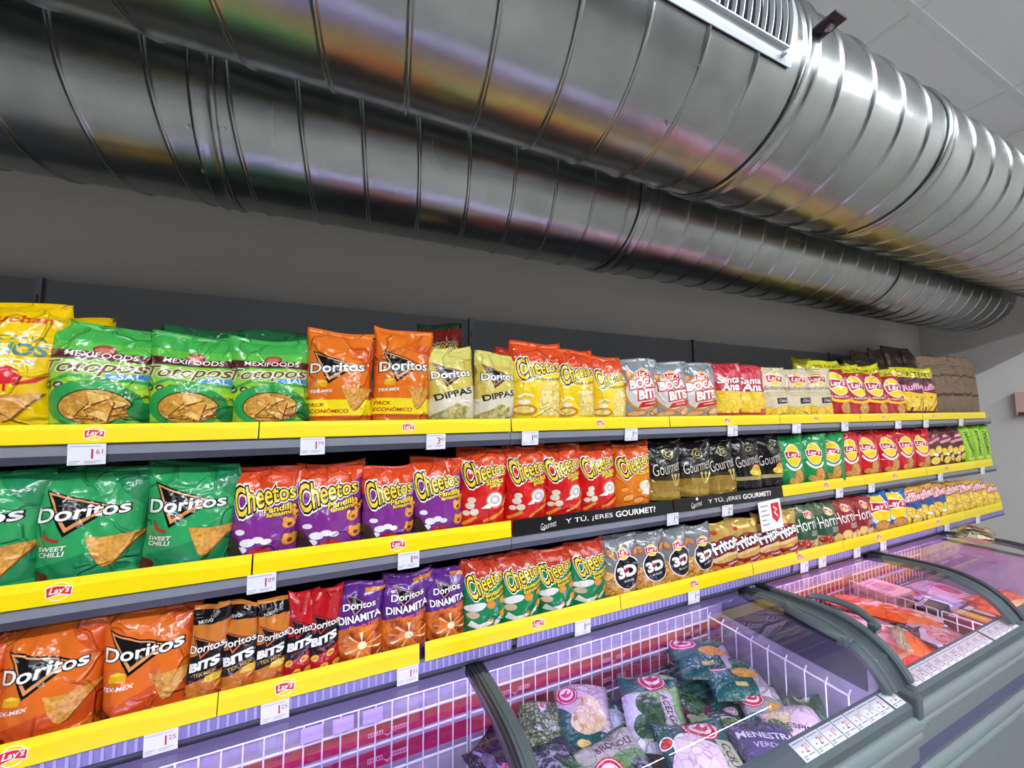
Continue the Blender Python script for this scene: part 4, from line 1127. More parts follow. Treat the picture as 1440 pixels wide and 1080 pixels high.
BAGS = [
(1,'nacho',-.645,.19,.287),(1,'totopos',-.482,.166,.25),(1,'totopos',-.332,.16,.24),(1,'totopos',-.171,.165,.243),(1,'texpack',-.017,.152,.275),(1,'texpack',.139,.15,.289),
(1,'dippas',.28,.137,.245),(1,'dippas',.413,.127,.24),(1,'gusto',.559,.172,.283),(1,'gusto',.712,.14,.267),(1,'gusto',.84,.129,.249),(1,'boca',.975,.15,.251),(1,'boca',1.12,.163,.247),(1,'boca',1.275,.17,.249),
(1,'santa',1.425,.145,.253),(1,'santa',1.567,.15,.25),(1,'cream',1.727,.17,.245),(1,'cream',1.889,.165,.248),(1,'cream',2.053,.175,.255),(1,'bigred',2.219,.185,.308),(1,'bigred',2.392,.18,.291),(1,'bigred',2.57,.19,.299),(1,'bigred',2.759,.188,.287),
(1,'rufhead',2.942,.175,.299),(1,'rufhead',3.102,.165,.301),(1,'kraft',3.267,.17,.383),(1,'kraft',3.427,.175,.40),(1,'kraft',3.582,.175,.401),(1,'kraft',3.70,.16,.405),(1,'kraft',3.79,.12,.39),
(2,'chilli',-.635,.165,.251),(2,'chilli',-.479,.166,.247),(2,'chilli',-.321,.162,.246),(2,'pandilla',-.176,.142,.229),(2,'pandilla',-.032,.15,.225),(2,'pandilla',.106,.132,.213),(2,'pandilla',.238,.138,.23),
(2,'sticks',.375,.142,.252),(2,'sticks',.511,.138,.251),(2,'sticks',.648,.143,.25),(2,'sticks',.787,.143,.247),(2,'chorange',.928,.15,.244),(2,'ggold',1.073,.15,.247),(2,'ggold',1.223,.153,.244),(2,'ggold',1.372,.152,.245),
(2,'gblack',1.523,.152,.248),(2,'gblack',1.668,.146,.247),(2,'lgreen',1.815,.155,.246),(2,'lgreen',1.967,.155,.248),(2,'lgreen',2.113,.15,.25),(2,'lred',2.263,.16,.254),(2,'lred',2.43,.175,.257),(2,'lred',2.612,.185,.256),(2,'lred',2.792,.175,.256),(2,'lred',2.961,.17,.256),
(2,'rufmar',3.12,.152,.257),(2,'rufmar',3.262,.14,.254),(2,'rufmar',3.402,.15,.251),(2,'campe',3.547,.15,.253),(2,'campe',3.67,.14,.258),(2,'campe',3.785,.135,.254),
(3,'texmex',-.655,.14,.205),(3,'texmex',-.514,.142,.215),(3,'texmex',-.368,.152,.216),(3,'bitstex',-.266,.066,.212),(3,'bitstex',-.205,.072,.208),(3,'bitstex',-.148,.064,.204),(3,'bitsred',-.092,.062,.205),(3,'bitsred',-.036,.068,.206),
(3,'dina',.045,.108,.205),(3,'dina',.15,.118,.204),(3,'dina',.26,.105,.2),(3,'pelo',.366,.127,.211),(3,'pelo',.487,.13,.208),(3,'pelo',.604,.128,.206),(3,'pelo',.724,.136,.208),
(3,'threed',.851,.134,.209),(3,'threed',.974,.126,.207),(3,'threed',1.093,.132,.206),(3,'threed',1.212,.132,.204),(3,'frit',1.332,.148,.2),(3,'frit',1.465,.14,.2),(3,'frit',1.59,.133,.203),(3,'frit',1.708,.14,.206),
(3,'horng',1.838,.165,.216),(3,'horng',1.988,.157,.212),(3,'hornr',2.132,.162,.212),(3,'hornr',2.278,.158,.211),(3,'lblue',2.431,.18,.214),(3,'lblue',2.598,.18,.213),(3,'rufblue',2.762,.175,.214),(3,'rufblue',2.918,.16,.217),(3,'rufblue',3.072,.17,.213),
(3,'plain',3.245,.19,.2),(3,'plain',3.427,.19,.193),(3,'plain',3.607,.19,.183),(3,'plain',3.77,.17,.15)]
NMS = {  # object name, what it is, neighbours (before the first, after the last)
'nacho': ('nacho_bag', 'tall yellow nacho bag with a red bird print', '', ''),
'totopos': ('totopos_bag', 'wide light green tortilla bag', 'the yellow nacho bag', 'the orange economy bag'),
'texpack': ('corn_chip_bag', 'tall orange corn chip bag', 'the wide green bags', 'the pale dip chip bags'),
'dippas': ('dip_chip_bag', 'pale yellow and beige dip chip bag', 'the orange economy bags', 'the yellow puff bags'),
'gusto': ('corn_puff_bag', 'orange-topped yellow corn puff bag', 'the pale dip chip bag', 'the silver bags'),
'boca': ('snack_bread_bag', 'silver bag with red lettering', 'the yellow puff bags', 'the pink-topped bags'),
'santa': ('potato_chip_bag', 'pink-topped clear potato chip bag', 'the silver bags', 'the cream bags'),
'cream': ('potato_chip_bag', 'matte cream potato chip bag', 'the pink-topped bag', 'the big red bags'),
'bigred': ('potato_chip_bag', 'big red yellow-headed bag', 'the cream bag', 'the yellow-topped maroon bags'),
'rufhead': ('ridged_chip_bag', 'maroon bag with yellow header', 'the big red bag', 'the brown paper bags'),
'kraft': ('paper_chip_bag', 'tall brown paper chip bag', 'the yellow-topped maroon bags', 'the right end of the shelf'),
'chilli': ('corn_chip_bag', 'green corn chip bag', 'the left edge', 'the purple puff bags'),
'pandilla': ('cheese_puff_bag', 'orange and purple cheese puff bag', 'the green corn chip bag', 'the red stick bags'),
'sticks': ('cheese_stick_bag', 'red cheese stick bag with yellow lettering', 'the purple puff bag', 'the single orange bag'),
'chorange': ('cheese_puff_bag', 'single orange cheese puff bag', 'the red stick bags', 'the black and gold bags'),
'ggold': ('gourmet_chip_bag', 'black and gold gourmet chip bag', 'the single orange bag', 'the all-black gourmet bags'),
'gblack': ('gourmet_chip_bag', 'black gourmet chip bag with narrow pale band', 'the gold-bottomed bags', 'the small green bags'),
'lgreen': ('potato_chip_bag', 'small green potato chip bag', 'the black gourmet bags', 'the small red bags'),
'lred': ('potato_chip_bag', 'small red potato chip bag', 'the small green bags', 'the maroon bags'),
'rufmar': ('ridged_chip_bag', 'maroon ridged chip bag', 'the small red bags', 'the lime green bags'),
'campe': ('potato_chip_bag', 'lime green bag with upright dark lettering', 'the maroon bags', 'the right end'),
'texmex': ('corn_chip_bag', 'orange corn chip bag with black triangle', 'the left edge', 'the narrow black banded bags'),
'bitstex': ('snack_bit_bag', 'narrow orange bag with a black band', 'the orange corn chip bags', 'the narrow red bags'),
'bitsred': ('snack_bit_bag', 'narrow red bag with a black band', 'the narrow orange bags', 'the violet flame bags'),
'dina': ('corn_chip_bag', 'violet corn chip bag with orange flames', 'the narrow red bags', 'the green ball bags'),
'pelo': ('cheese_ball_bag', 'red-topped green cheese ball bag', 'the violet flame bags', 'the clear cone bags'),
'threed': ('corn_cone_bag', 'clear silver corn cone bag', 'the green ball bags', 'the gold and maroon bags'),
'frit': ('corn_strip_bag', 'gold and maroon corn strip bag', 'the clear cone bags', 'the dark green oven chip bags'),
'horng': ('oven_chip_bag', 'dark green oven chip bag with tomatoes', 'the gold and maroon bags', 'the red oven chip bags'),
'hornr': ('oven_chip_bag', 'dark red oven chip bag', 'the dark green oven chip bags', 'the blue bags'),
'lblue': ('potato_chip_bag', 'blue potato chip bag with yellow lens logo', 'the red oven chip bags', 'the blue ridged chip bags'),
'rufblue': ('ridged_chip_bag', 'blue and tan ridged chip bag', 'the yellow lens logo bags', 'the plain yellow bags'),
'plain': ('ridged_chip_bag', 'plain yellow clear chip bag', 'the blue ridged chip bags', 'the right end')}
ORD = ('first', 'second', 'third', 'fourth', 'fifth', 'sixth')
NUMW = {2: 'two', 3: 'three', 4: 'four', 5: 'five'}
cnt = {}
for r, k, *_x in BAGS: cnt[(r, k)] = cnt.get((r, k), 0)+1
seen = {}
LEAN = {'bigred': 9, 'kraft': 1.5, 'rufhead': 4, 'texmex': 4, 'plain': 6}
TURN = {'lgreen': (4, -14, -24), 'lred': (-3, -2, 0, 6, 2), 'boca': (3, -4, -6), 'sticks': (-4, 0, 2, 4), 'frit': (8, -4, 6, -6), 'threed': (-3, -5, 2, 4), 'chilli': (-4, -2, -3)}
for q, (r, k, x, wd, h) in enumerate(BAGS):
    yf, zb = ROWS[r]
    A, body, seal, NU, NV, fn, rough, d, metal = KIND[k]
    n = seen.get((r, k), 0); seen[(r, k)] = n+1
    N = cnt[(r, k)]
    nm, ph, b0, b1 = NMS[k]
    rng = random.Random(q*7+3)
    hv = h; wd *= 1.055
    dd = min(d, wd*.62)*(1 if x < .9 else .78)
    yc = yf + .008 + dd*.5 + (.03 if k == 'kraft' else 0)
    turn = (TURN[k][n]*.6 if k in TURN and n < len(TURN[k]) else rng.uniform(-3, 3)) - min(14, max(0, (x-.5)*10))
    lean = LEAN.get(k, rng.uniform(1, 3))
    root = empty(nm, (x, yc, zb+.0005), (R(-lean), R(rng.uniform(-2, 2)), R(turn)))
    if N == 1: lab = ph + ' on the %s shelf' % NAMES[r]
    elif n == 0 and b0: lab = ph + ', next to ' + b0
    elif n == N-1 and b1: lab = ph + ', next to ' + b1
    elif N == 3: lab = ph + ', middle one of three on the %s shelf' % NAMES[r]
    else: lab = ph + ', %s from left of %s, %s shelf' % (ORD[n], NUMW[N], NAMES[r])
    tag(root, lab, 'snack bag', ph + 's on the %s shelf' % NAMES[r] if N > 1 else None)
    bag(nm, k, wd, hv, dd, 100+q, root, get_art(k), NU, NV, False, film(body, rough, metal=metal), film(seal, rough, metal=metal) if seal else film(body, rough, metal=metal), ear=.15 if k == 'kraft' else 1)

# bags standing further back whose tops show above the front row
for j, (k, x, y, z, wd, h, lean, turn, nm, lab, grp) in enumerate((
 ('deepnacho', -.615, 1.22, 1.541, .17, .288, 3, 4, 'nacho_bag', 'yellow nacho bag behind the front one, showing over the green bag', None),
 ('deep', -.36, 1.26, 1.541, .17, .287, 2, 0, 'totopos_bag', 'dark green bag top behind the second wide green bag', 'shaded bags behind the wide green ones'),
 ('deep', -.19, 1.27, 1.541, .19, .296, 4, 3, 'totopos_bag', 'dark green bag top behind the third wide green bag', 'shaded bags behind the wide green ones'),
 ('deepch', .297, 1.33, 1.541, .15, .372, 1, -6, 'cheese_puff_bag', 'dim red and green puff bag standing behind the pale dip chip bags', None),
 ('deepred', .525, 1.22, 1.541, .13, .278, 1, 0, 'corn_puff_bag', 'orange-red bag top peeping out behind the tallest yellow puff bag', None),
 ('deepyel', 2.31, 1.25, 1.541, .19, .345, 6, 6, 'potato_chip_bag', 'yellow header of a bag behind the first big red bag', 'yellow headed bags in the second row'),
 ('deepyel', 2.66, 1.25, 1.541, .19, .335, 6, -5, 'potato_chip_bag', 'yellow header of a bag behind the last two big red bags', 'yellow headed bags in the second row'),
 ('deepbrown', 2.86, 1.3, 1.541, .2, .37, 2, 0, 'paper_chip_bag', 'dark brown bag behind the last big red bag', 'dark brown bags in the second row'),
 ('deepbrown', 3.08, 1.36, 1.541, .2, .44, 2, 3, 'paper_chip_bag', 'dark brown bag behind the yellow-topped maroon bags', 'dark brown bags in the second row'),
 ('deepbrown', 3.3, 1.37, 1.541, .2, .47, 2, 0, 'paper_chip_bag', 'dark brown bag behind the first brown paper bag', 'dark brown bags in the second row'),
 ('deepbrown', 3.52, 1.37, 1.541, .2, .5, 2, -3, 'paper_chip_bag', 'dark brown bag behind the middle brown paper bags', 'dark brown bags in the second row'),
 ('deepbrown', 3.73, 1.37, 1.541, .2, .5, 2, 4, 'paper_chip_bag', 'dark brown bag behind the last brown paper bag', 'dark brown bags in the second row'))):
    A, body, seal, NU, NV, fn, rough, d, metal = KIND[k]
    root = empty(nm, (x, y, z+.0005), (R(-lean), 0, R(turn)))
    tag(root, lab, 'snack bag', grp)
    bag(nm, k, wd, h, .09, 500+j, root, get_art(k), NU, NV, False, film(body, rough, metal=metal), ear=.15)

# ------------------------------------------------------------------ chest freezers under the shelves
CAB = plain('freezer_grey_plastic', '#566266', .5, spec=.35, var=.03)
CABL = plain('freezer_grey_light', '#7d8a8c', .36)
CABD = plain('freezer_grey_dark', '#3c464e', .5)
CABK = plain('freezer_black_cap', '#1d1f24', .4)
LINER = plain('freezer_liner', '#a7a1b6', .45, var=.14, vscale=22)
PANELF = plain('freezer_front_panel', '#757d80', .5, var=.04, vscale=40)
BLUE = plain('freezer_blue_band', '#4a5273', .45)
WIRE = plain('white_wire', '#efeaf2', .35)
BAND = plain('band_crimson', '#c00e5a', .45)
BANDT = plain('band_pink_print', '#e0a0bc', .45)
VIO = lamp_mat('violet_led', '#d6c8ff', 27)
PNK = lamp_mat('pink_led', '#f2bcec', 26)
PROF = [(1.05, .915), (.95, .926), (.86, .932), (.80, .933), (.75, .928), (.70, .914), (.66, .893), (.63, .866), (.61, .838), (.60, .82)]
def prof_frames(y0=2, y1=0, dz=0., n=40):
    """points along the lid curve with their normals"""
    P = [Vector((0, y, z)) for y, z in PROF]
    L = [0]
    for a, b in zip(P, P[1:]): L.append(L[-1]+(b-a).length)
    out = []
    for i in range(n+1):
        s = L[-1]*i/n; k = min(len(P)-2, max(j for j in range(len(L)) if L[j] <= s+1e-9)) if s < L[-1] else len(P)-2
        f = (s-L[k])/(L[k+1]-L[k])
        a, b, c, d = P[max(0, k-1)], P[k], P[k+1], P[min(len(P)-1, k+2)]
        p = .5*((2*b) + (c-a)*f + (2*a-5*b+4*c-d)*f*f + (3*b-a-3*c+d)*f**3)
        out.append(p)
    fr = []
    for i, p in enumerate(out):
        t = (out[min(n, i+1)]-out[max(0, i-1)]).normalized()
        nr = Vector((0, -t.z, t.y)); nr = nr if nr.z > 0 else -nr
        fr.append((p + nr*dz, nr))
    return fr
def lid(par, name, x0, x1, hl, hr, dz=0., dark=False, fw=(1, 1)):
    """curved glass sheet between two curved side frames, a grip on one of them"""
    t = empty(name); t.parent = par
    fr = prof_frames(dz=dz)
    vs = []; n = len(fr)
    for p, nr in fr: vs += [(x0+.02, p.y, p.z), (x1-.02, p.y, p.z), (x0+.02, p.y-nr.y*.004, p.z-nr.z*.004), (x1-.02, p.y-nr.y*.004, p.z-nr.z*.004)]
    mb = MB()
    mb.add(vs, [(4*i, 4*i+1, 4*i+5, 4*i+4) for i in range(n-1)], GLASS, True)
    g = mb.build('glass', t)
    fm = plain('freezer_frame_dark', '#3f3a44', .4) if dark else CAB
    for x, s, wf in ((x0, 1, fw[0]), (x1, -1, fw[1])):
        fm = plain('freezer_frame_dark', '#3f3a44', .4) if dark or wf < .5 else CAB
        s *= wf
        sec = [(0, .006), (0, -.016), (s*.046, -.016), (s*.046, -.003), (s*.040, .001), (s*.028, .001), (s*.024, .006), (s*.012, .006), (s*.010, .003), (s*.006, .003), (s*.004, .006)]
        mb = MB(); mb.sweep([((x, p.y, p.z), (1, 0, 0), nr) for p, nr in fr[6:]], sec, fm)
        f = mb.build('side_frame', t)
        mb = MB(); mb.sweep([((x, p.y, p.z), (1, 0, 0), nr) for p, nr in fr[:7]], [(a, b*1.08) for a, b in sec], CABK)
        mb.build('frame_cap', f)
    for x, s, on in ((x0, 1, hl), (x1, -1, hr)):
        if not on: continue
        mb = MB(); sub_ = fr[15:31]; m = len(sub_); path = []
        for i, (p, nr) in enumerate(sub_):
            k = math.sin(PI*i/(m-1))**.6
            path.append(((x + s*(.044+.042*k), p.y, p.z), (1, 0, 0), nr))
        mb.sweep(path, [(-.012, .004), (-.012, .012), (.004, .020), (.014, .018), (.012, .004)], CAB, True)
        p, nr = sub_[-1]
        mb.box(x+min(s*.042, s*.074), x+max(s*.042, s*.074), p.y-.002, p.y+.022, p.z-.002, p.z+.022, CAB, .004)
        mb.build('handle', t)
    mb = MB(); mb.box(x0, x1, 1.05, 1.075, .90+dz, .918+dz, CABD); mb.build('rear_rail', t)
    return t

def freezer(x0, x1, ys, led, lab, xm, dzm):
    t = tag(empty('chest_freezer', (0, 0, 0)), lab, 'freezer', 'chest freezers')
    yf = .585+ys
    mb = MB()
    mb.box(x0, x1, yf, yf+.05, .12, .80, CAB)                  # front wall
    mb.box(x0, x1, 1.135, 1.44, .12, .885, CAB)                # rear wall and machine space
    mb.box(x0, x0+.05, yf+.05, 1.135, .12, .885, CAB); mb.box(x1-.05, x1, yf+.05, 1.135, .12, .885, CAB)
    mb.box(x0+.05, x1-.05, yf+.05, 1.135, .12, .40, CAB)
    mb.box(x0+.02, x1-.02, yf+.05, 1.43, 0, .12, CABD)
    mb.build('cabinet', t)
    mb = MB()
    mb.box(x0+.05, x1-.05, yf+.0505, 1.1345, .4005, .41, LINER)
    mb.box(x0+.05, x1-.05, 1.128, 1.1345, .41, .884, LINER)
    mb.box(x0+.0505, x0+.057, yf+.0505, 1.128, .41, .884, LINER); mb.box(x1-.057, x1-.0505, yf+.0505, 1.128, .41, .884, LINER)
    mb.box(x0+.057, x1-.057, yf+.0505, yf+.056, .41, .79, LINER)
    mb.build('inner_liner', t)
    mb = MB()
    mb.prism([(1.035, .888), (1.035, .915), (1.06, .922), (1.44, .922), (1.44, .8855), (1.10, .8855)], x0, x1, plain('freezer_rear_ledge', '#8c88a0', .4))
    mb.build('rear_frame', t)
    # front rail with the sloping label channel
    mb = MB()
    mb.prism([(yf+.045, .8005), (yf+.045, .812), (yf+.036, .812), (yf-.004, .800), (yf-.012, .792), (yf-.012, .772), (yf, .768), (yf, .8005)], x0, x1, CAB)
    mb.build('front_rail', t)
    for ex in (x0, x1-.03):
        mb = MB(); mb.box(ex-.002, ex+.032, yf-.022, yf+.055, .755, .818, CAB, .008); mb.build('end_cap', t)
    mb = MB(); sc = [(.024*math.cos(R(a)), .021*math.sin(R(a))) for a in range(-100, 101, 20)]
    mb.prism([(yf-.012-c*.55, .747+s) for c, s in sc] + [(yf+.0, .747+.021), (yf+.0, .747-.021)][::1], x0+.004, x1-.004, CABL, True); mb.build('bumper', t)
    mb = MB(); mb.prism([(yf-.006-.012*math.cos(R(a)), .712+.011*math.sin(R(a))) for a in range(-90, 91, 20)] + [(yf-.0005, .723), (yf-.0005, .701)], x0+.004, x1-.004, CABL, True); mb.build('bumper', t)
    mb = MB(); mb.box(x0+.004, x1-.004, yf-.006, yf-.0005, .14, .699, PANELF); mb.build('front_panel', t)
    mb = MB(); mb.box(x0+.004, x1-.004, yf-.0075, yf-.0062, .605, .642, BLUE); mb.build('blue_band', t)
    for z, rr in ((.578, .02), (.535, .012)):
        mb = MB(); mb.prism([(yf-.006-rr*.8*math.cos(R(a)), z+rr*math.sin(R(a))) for a in range(-90, 91, 20)], x0+.004, x1-.004, CABL, True); mb.build('bumper', t)
    mb = MB(); mb.box(x0+.004, x1-.004, yf-.003, yf-.0003, .6995, .768, plain('freezer_gap_shadow', '#2c3238', .5)); mb.build('shadow_gap_strip', t)  # dark strip added behind the bumpers, gap shade put into its colour
    # crimson printed bands behind the wires
    for z0, z1 in ((.733, .771), (.667, .711)):
        mb = MB(); mb.box(x0+.06, x1-.06, 1.1262, 1.1278, z0, z1, BAND)
        a = Art()
        xx = x0+.18
        while xx < x1-.1:
            h = z1-z0
            a.poly([(xx-.013, .1*h+h*.35), (xx, h*.1), (xx+.013, h*.1+h*.35), (xx, h*.28)], BANDT)
            for s in (-1, 1):
                a.rect(xx+s*.031-.019, xx+s*.031+.019, .36*h, .66*h, BANDT, .01*h)
                for q in range(5): a.rect(xx+s*.031-.016+q*.0072, xx+s*.031-.0125+q*.0072, .43*h, .59*h, BAND)
            xx += .37
        a.onto(mb, (0, 1.1262, z0), (1, 0, 0), (0, 0, 1), (0, -1, 0), 1, .00008)
        mb.build('printed_band', t)
    # light tubes: under the rear frame and behind the front rail
    for y, z in ((1.052, .884), (yf+.060, .758)):
        mb = MB(); mb.tube((x0+.1, y, z), (x1-.1, y, z), .0065, led, 8); mb.build('led_tube', t)
    lid(t, 'sliding_lid', x0+.01, xm, x0 > 1, False, dzm, False, (1, 1) if x0 > 1 else (1, .35))
    return t
FA = freezer(-.80, 1.463, 0, VIO, 'nearer grey chest freezer with violet light and frozen vegetables', .322, 0)
lid(FA, 'sliding_lid', .323, 1.425, False, True, 0., False, (.75, 1))
FB = freezer(1.468, 3.06, .02, PNK, 'farther grey chest freezer with pink light and red packs', 2.285, .0)
mb = MB(); mb.sweep([((1.4265, p.y, p.z), (1, 0, 0), nr) for p, nr in prof_frames(dz=-.004)], [(0, -.012), (.0495, -.012), (.0495, 0), (0, 0)], CABD); mb.build('centre_beam', FA)
mb = MB(); mb.box(1.400, 1.4055, .66, 1.125, .785, .884, plain('freezer_side_trim', '#4a4a5c', .35)); mb.build('side_trim', FA)
FBH = lid(FB, 'sliding_lid', 2.287, 3.045, False, False, .006, True)
# grip on the near lid of the farther freezer
for o in FB.children:
    pass

# wire guards and dividers
def wires(name, lab, par, p0, p1, zs, step=.04, hook=True, low=.42, r=.0021):
    """upright wire panel from p0 to p1 (x, y): level rods at zs, uprights every step"""
    mb = MB(); p0 = Vector((*p0, 0)); p1 = Vector((*p1, 0)); d = (p1-p0); L = d.length; d.normalize(); nrm = Vector((d.y, -d.x, 0))
    for z in zs: mb.tube(p0+Vector((0, 0, z)), p1+Vector((0, 0, z)), r*1.4, WIRE, 6)
    n = max(1, int(L/step))
    for i in range(n+1):
        p = p0 + d*(L*i/n) + nrm*.0034
        mb.tube(p+Vector((0, 0, low)), p+Vector((0, 0, zs[0])), r, WIRE, 5)
        if hook: mb.tube(p+Vector((0, 0, zs[0])), p - nrm*.012 + Vector((0, 0, zs[0]+.014)), r, WIRE, 5)
    return tag(mb.build(name, par), None)
Z4 = (.835, .788, .735, .66, .58)
wires('wire_panel', '', FA, (-.74, 1.112), (.335, 1.112), Z4)
wires('wire_panel', '', FA, (.345, 1.112), (1.30, 1.112), Z4)
wires('wire_panel', '', FA, (1.31, 1.11), (1.31, .66), (.80, .66, .58), .05)
wires('wire_panel', '', FB, (1.54, 1.112), (2.21, 1.112), Z4, .032)
wires('wire_panel', '', FB, (2.30, 1.112), (2.97, 1.112), Z4, .032)
wires('wire_panel', '', FB, (2.25, 1.10), (2.25, .80), (.775, .71, .64, .56), .032, False)
wires('wire_basket', '', FB, (2.255, .79), (2.255, .665), (.775, .745, .70, .65), .036, False)

# price cards in the front label channels
def front_card(x, ys, price, lab, grp, w=.05):
    yf = .585+ys
    p0 = Vector((0, yf-.003, .8010)); p1 = Vector((0, yf+.0355, .8126)); ay = (p1-p0).normalized(); an = Vector((1, 0, 0)).cross(ay)
    mb = MB(); L = (p1-p0).length
    vs = []
    for k in (0, .0008):
        for X, s in ((-w/2, 0), (w/2, 0), (w/2, L), (-w/2, L)):
            vs.append(Vector((X, 0, 0)) + ay*s + an*(k+.0004))
    mb.add(vs, [(0, 1, 2, 3), (4, 5, 6, 7), (0, 1, 5, 4), (1, 2, 6, 5), (2, 3, 7, 6), (3, 0, 4, 7)], CARD)
    a = Art(); eu, ce = price.split('.')
    a.text(eu, .1, .40, h=.3, mat=PRICER, bold=.01); a.text(ce, .3, .46, h=.17, mat=PRICER)
    for xx, yy, ww in ((-.42, .66, .8), (-.42, .14, .3), (-.02, .14, .42), (-.42, .06, .2)): a.rect(xx, xx+ww, yy, yy+.035, GREYT)
    a.ell(-.22, .34, .035, .035, PRICEK)
    a.onto(mb, an*.0012, (1, 0, 0), ay, an, w, .0001)
    o = mb.build('price_label', loc=(x, p0.y, p0.z)); tag(o, lab, 'price label', grp)
for i, (x, pr) in enumerate(((1.0, '2.25'), (1.055, '2.49'), (1.11, '1.95'), (1.166, '2.25'), (1.222, '1.85'), (1.276, '1.45'), (1.33, '2.15'), (1.392, '2.45'))):
    lab = ('last label of the nearer freezer rail, apart beside the corner cap', 'label next to last on the nearer freezer rail', None)[min(2, 7-i)]
    front_card(x, 0, pr, lab or 'white price label on the nearer freezer rail, %s from the corner cap' % ('eighth', 'seventh', 'sixth', 'fifth', 'fourth', 'third')[i], 'price labels on the nearer freezer rail', .052)
for i in range(14):
    x = 1.545+.0545*i + (.012 if i > 9 else 0)
    front_card(x, .02, ('1.95', '2.45', '3.25', '1.85')[i % 4], 'white price label on the farther freezer rail, %s from the corner cap' % ('first', 'second', 'third', 'fourth', 'fifth', 'sixth', 'seventh', 'eighth', 'ninth', 'tenth', 'eleventh', 'twelfth', 'thirteenth', 'fourteenth')[i], 'price labels on the farther freezer rail', .051)
# clear shelf-edge tags clipped on the back wires, left
TAGM = plain('clear_tag', '#b9a8f0', .15)
for i, x in enumerate((-.06, .01, .08)):
    mb = MB(); mb.box(-.024, .024, 0, .001, -.034, 0, TAGM)
    o = mb.build('wire_tag', loc=(x, 1.104, .832)); tag(o, 'glossy violet plastic tag on the back wires, %s of three' % ('left', 'middle', 'right')[i], 'tag', 'plastic tags on the wires')

# ------------------------------------------------------------------ frozen packs
TEAL, TEAL2 = '#1e5a58', '#2a6a5c'
PEAS = food('frozen_peas', ('#1d2a18', '#5f7a4a', '#8aa070', '#9ab07c'), 85, rnd=.6, gap=.22)
DPEAS = food('frozen_dark_veg', ('#12141c', '#2a2e38', '#3a4048', '#1f2228'), 60)
LEAF = food('frozen_leaves', ('#18241c', '#3a5a3a', '#2a4a30', '#56785a'), 55)
GARL = food('frozen_pale_pieces', ('#a8845a', '#e0c49a', '#ecd8b4', '#d0ac7c'), 50)
CAUL = food('frozen_cauliflower', ('#b09aa8', '#e0c8d4', '#ecdce4', '#d4b8c8'), 45)
GRAT = grain('frozen_gratin', '#b06c20', '#e8b054', 110)
BROC = food('frozen_broccoli', ('#26341c', '#5a7040', '#8a9a5c', '#40562e'), 50)
SHRMP = food('frozen_shrimp', ('#5a1f2c', '#e88a94', '#f0a8ac', '#d86a7c'), 60)
ORF = food('frozen_fish', ('#d84a18', '#f2642a', '#f07a3a', '#e8501c'), 14)
STRIPE = food('striped_wrap', ('#141010', '#f0e4c0', '#1a1412', '#a8843a', '#141010'), 26, stretch=(1, 3.2, .6))
def emblem(a, x, y, r, c='#d8245e', ring='#f0d8e2'):
    a.ell(x, y, r, r, F_(c)); a.ring(x, y, r*.9, r*.9, .08, F_(ring)); a.ell(x-.0, y+.05*r, r*.62, r*.62, F_(ring))
    a.poly([(x+u*r, y+v*r) for u, v in ((-.52, -.02), (-.3, -.26), (.05, -.34), (.34, -.2), (.52, .2), (.36, .16), (.2, .0), (.02, .04), (.16, .4), (-.02, .36), (-.2, .1), (-.34, .06))], F_(c))
def pk(key, A, body, **k):
    k.setdefault('NU', 14); k.setdefault('NV', 18); k.setdefault('d', .06)
    return kind(key, A, body, **k)
@pk('p_peas', 1.3, '#8a9a80', rough=.12)
def _(a): a.rect(-.5, .5, 0, 1.3, PEAS); a.poly([(-.1, 1.3), (.2, 1.3), (.12, .95), (0, .9)], F_('#d8d4dc')); a.ell(.05, 1.08, .06, .08, F_('#d87a7a'))
@pk('p_dark', 1.3, '#20222c', rough=.1)
def _(a): a.rect(-.5, .5, 0, 1.3, DPEAS); a.poly([(-.3, .5), (.0, .75), (.3, .6), (.1, .35)], LEAF)
@pk('p_garlic', 1.35, '#c8b4bc')
def _(a):
    a.poly([(-.5, 0), (.5, 0), (.5, .35), (0, .42), (-.3, .75), (-.5, .9)], F_(TEAL)); emblem(a, -.28, 1.08, .2)
    a.ell(.05, .6, .34, .25, GARL, 20); a.ell(.12, .88, .2, .16, GARL); a.ell(-.12, .22, .12, .06, F_('#e8c87a'))
    for i in range(3): a.poly([(.15+.1*i, .1), (.2+.1*i, .1), (.24+.1*i, .28), (.2+.1*i, .28)], F_('#4a8a80'))
@pk('p_acelga', 1.4, '#8fb27a', rough=.16)
def _(a):
    a.poly([(-.5, 1.4), (-.5, .9), (.1, .98), (.5, 1.2), (.5, 1.4)], F_(TEAL)); emblem(a, .05, 1.2, .24, '#cc2a50')
    a.poly([(-.5, 0), (.0, 0), (.05, .4), (-.1, .9), (-.5, .9)], F_('#c8c0d8'))
    a.ell(-.15, .35, .26, .22, LEAF, 30); a.ell(-.1, .72, .2, .2, LEAF); a.ell(.02, .5, .12, .3, LEAF, -20)
    a.rect(.14, .34, .3, .95, F_('#c9b8c4')); a.text('ACELGA', .24, .62, w=.58, mat=F_('#4a1f3a'), rot=-82, bold=.01, shear=.1)
@pk('p_teal', 1.3, '#31605f', rough=.1)
def _(a): a.ell(0, .6, .3, .3, F_('#b8c4d4')); a.line([(-.4, .2), (.3, .9)], .05, F_('#a8b8c8')); a.ell(.2, .3, .15, .1, F_('#d8dce8'))
@pk('p_magenta', 1.35, '#7a1450', rough=.12)
def _(a): emblem(a, -.2, 1.05, .22, '#c82468'); a.ell(.1, .55, .3, .26, LEAF); a.poly([(-.5, 0), (.5, 0), (.5, .2), (-.5, .34)], F_('#9a1c60')); a.rect(.1, .3, .84, .98, F_('#c8a090'))
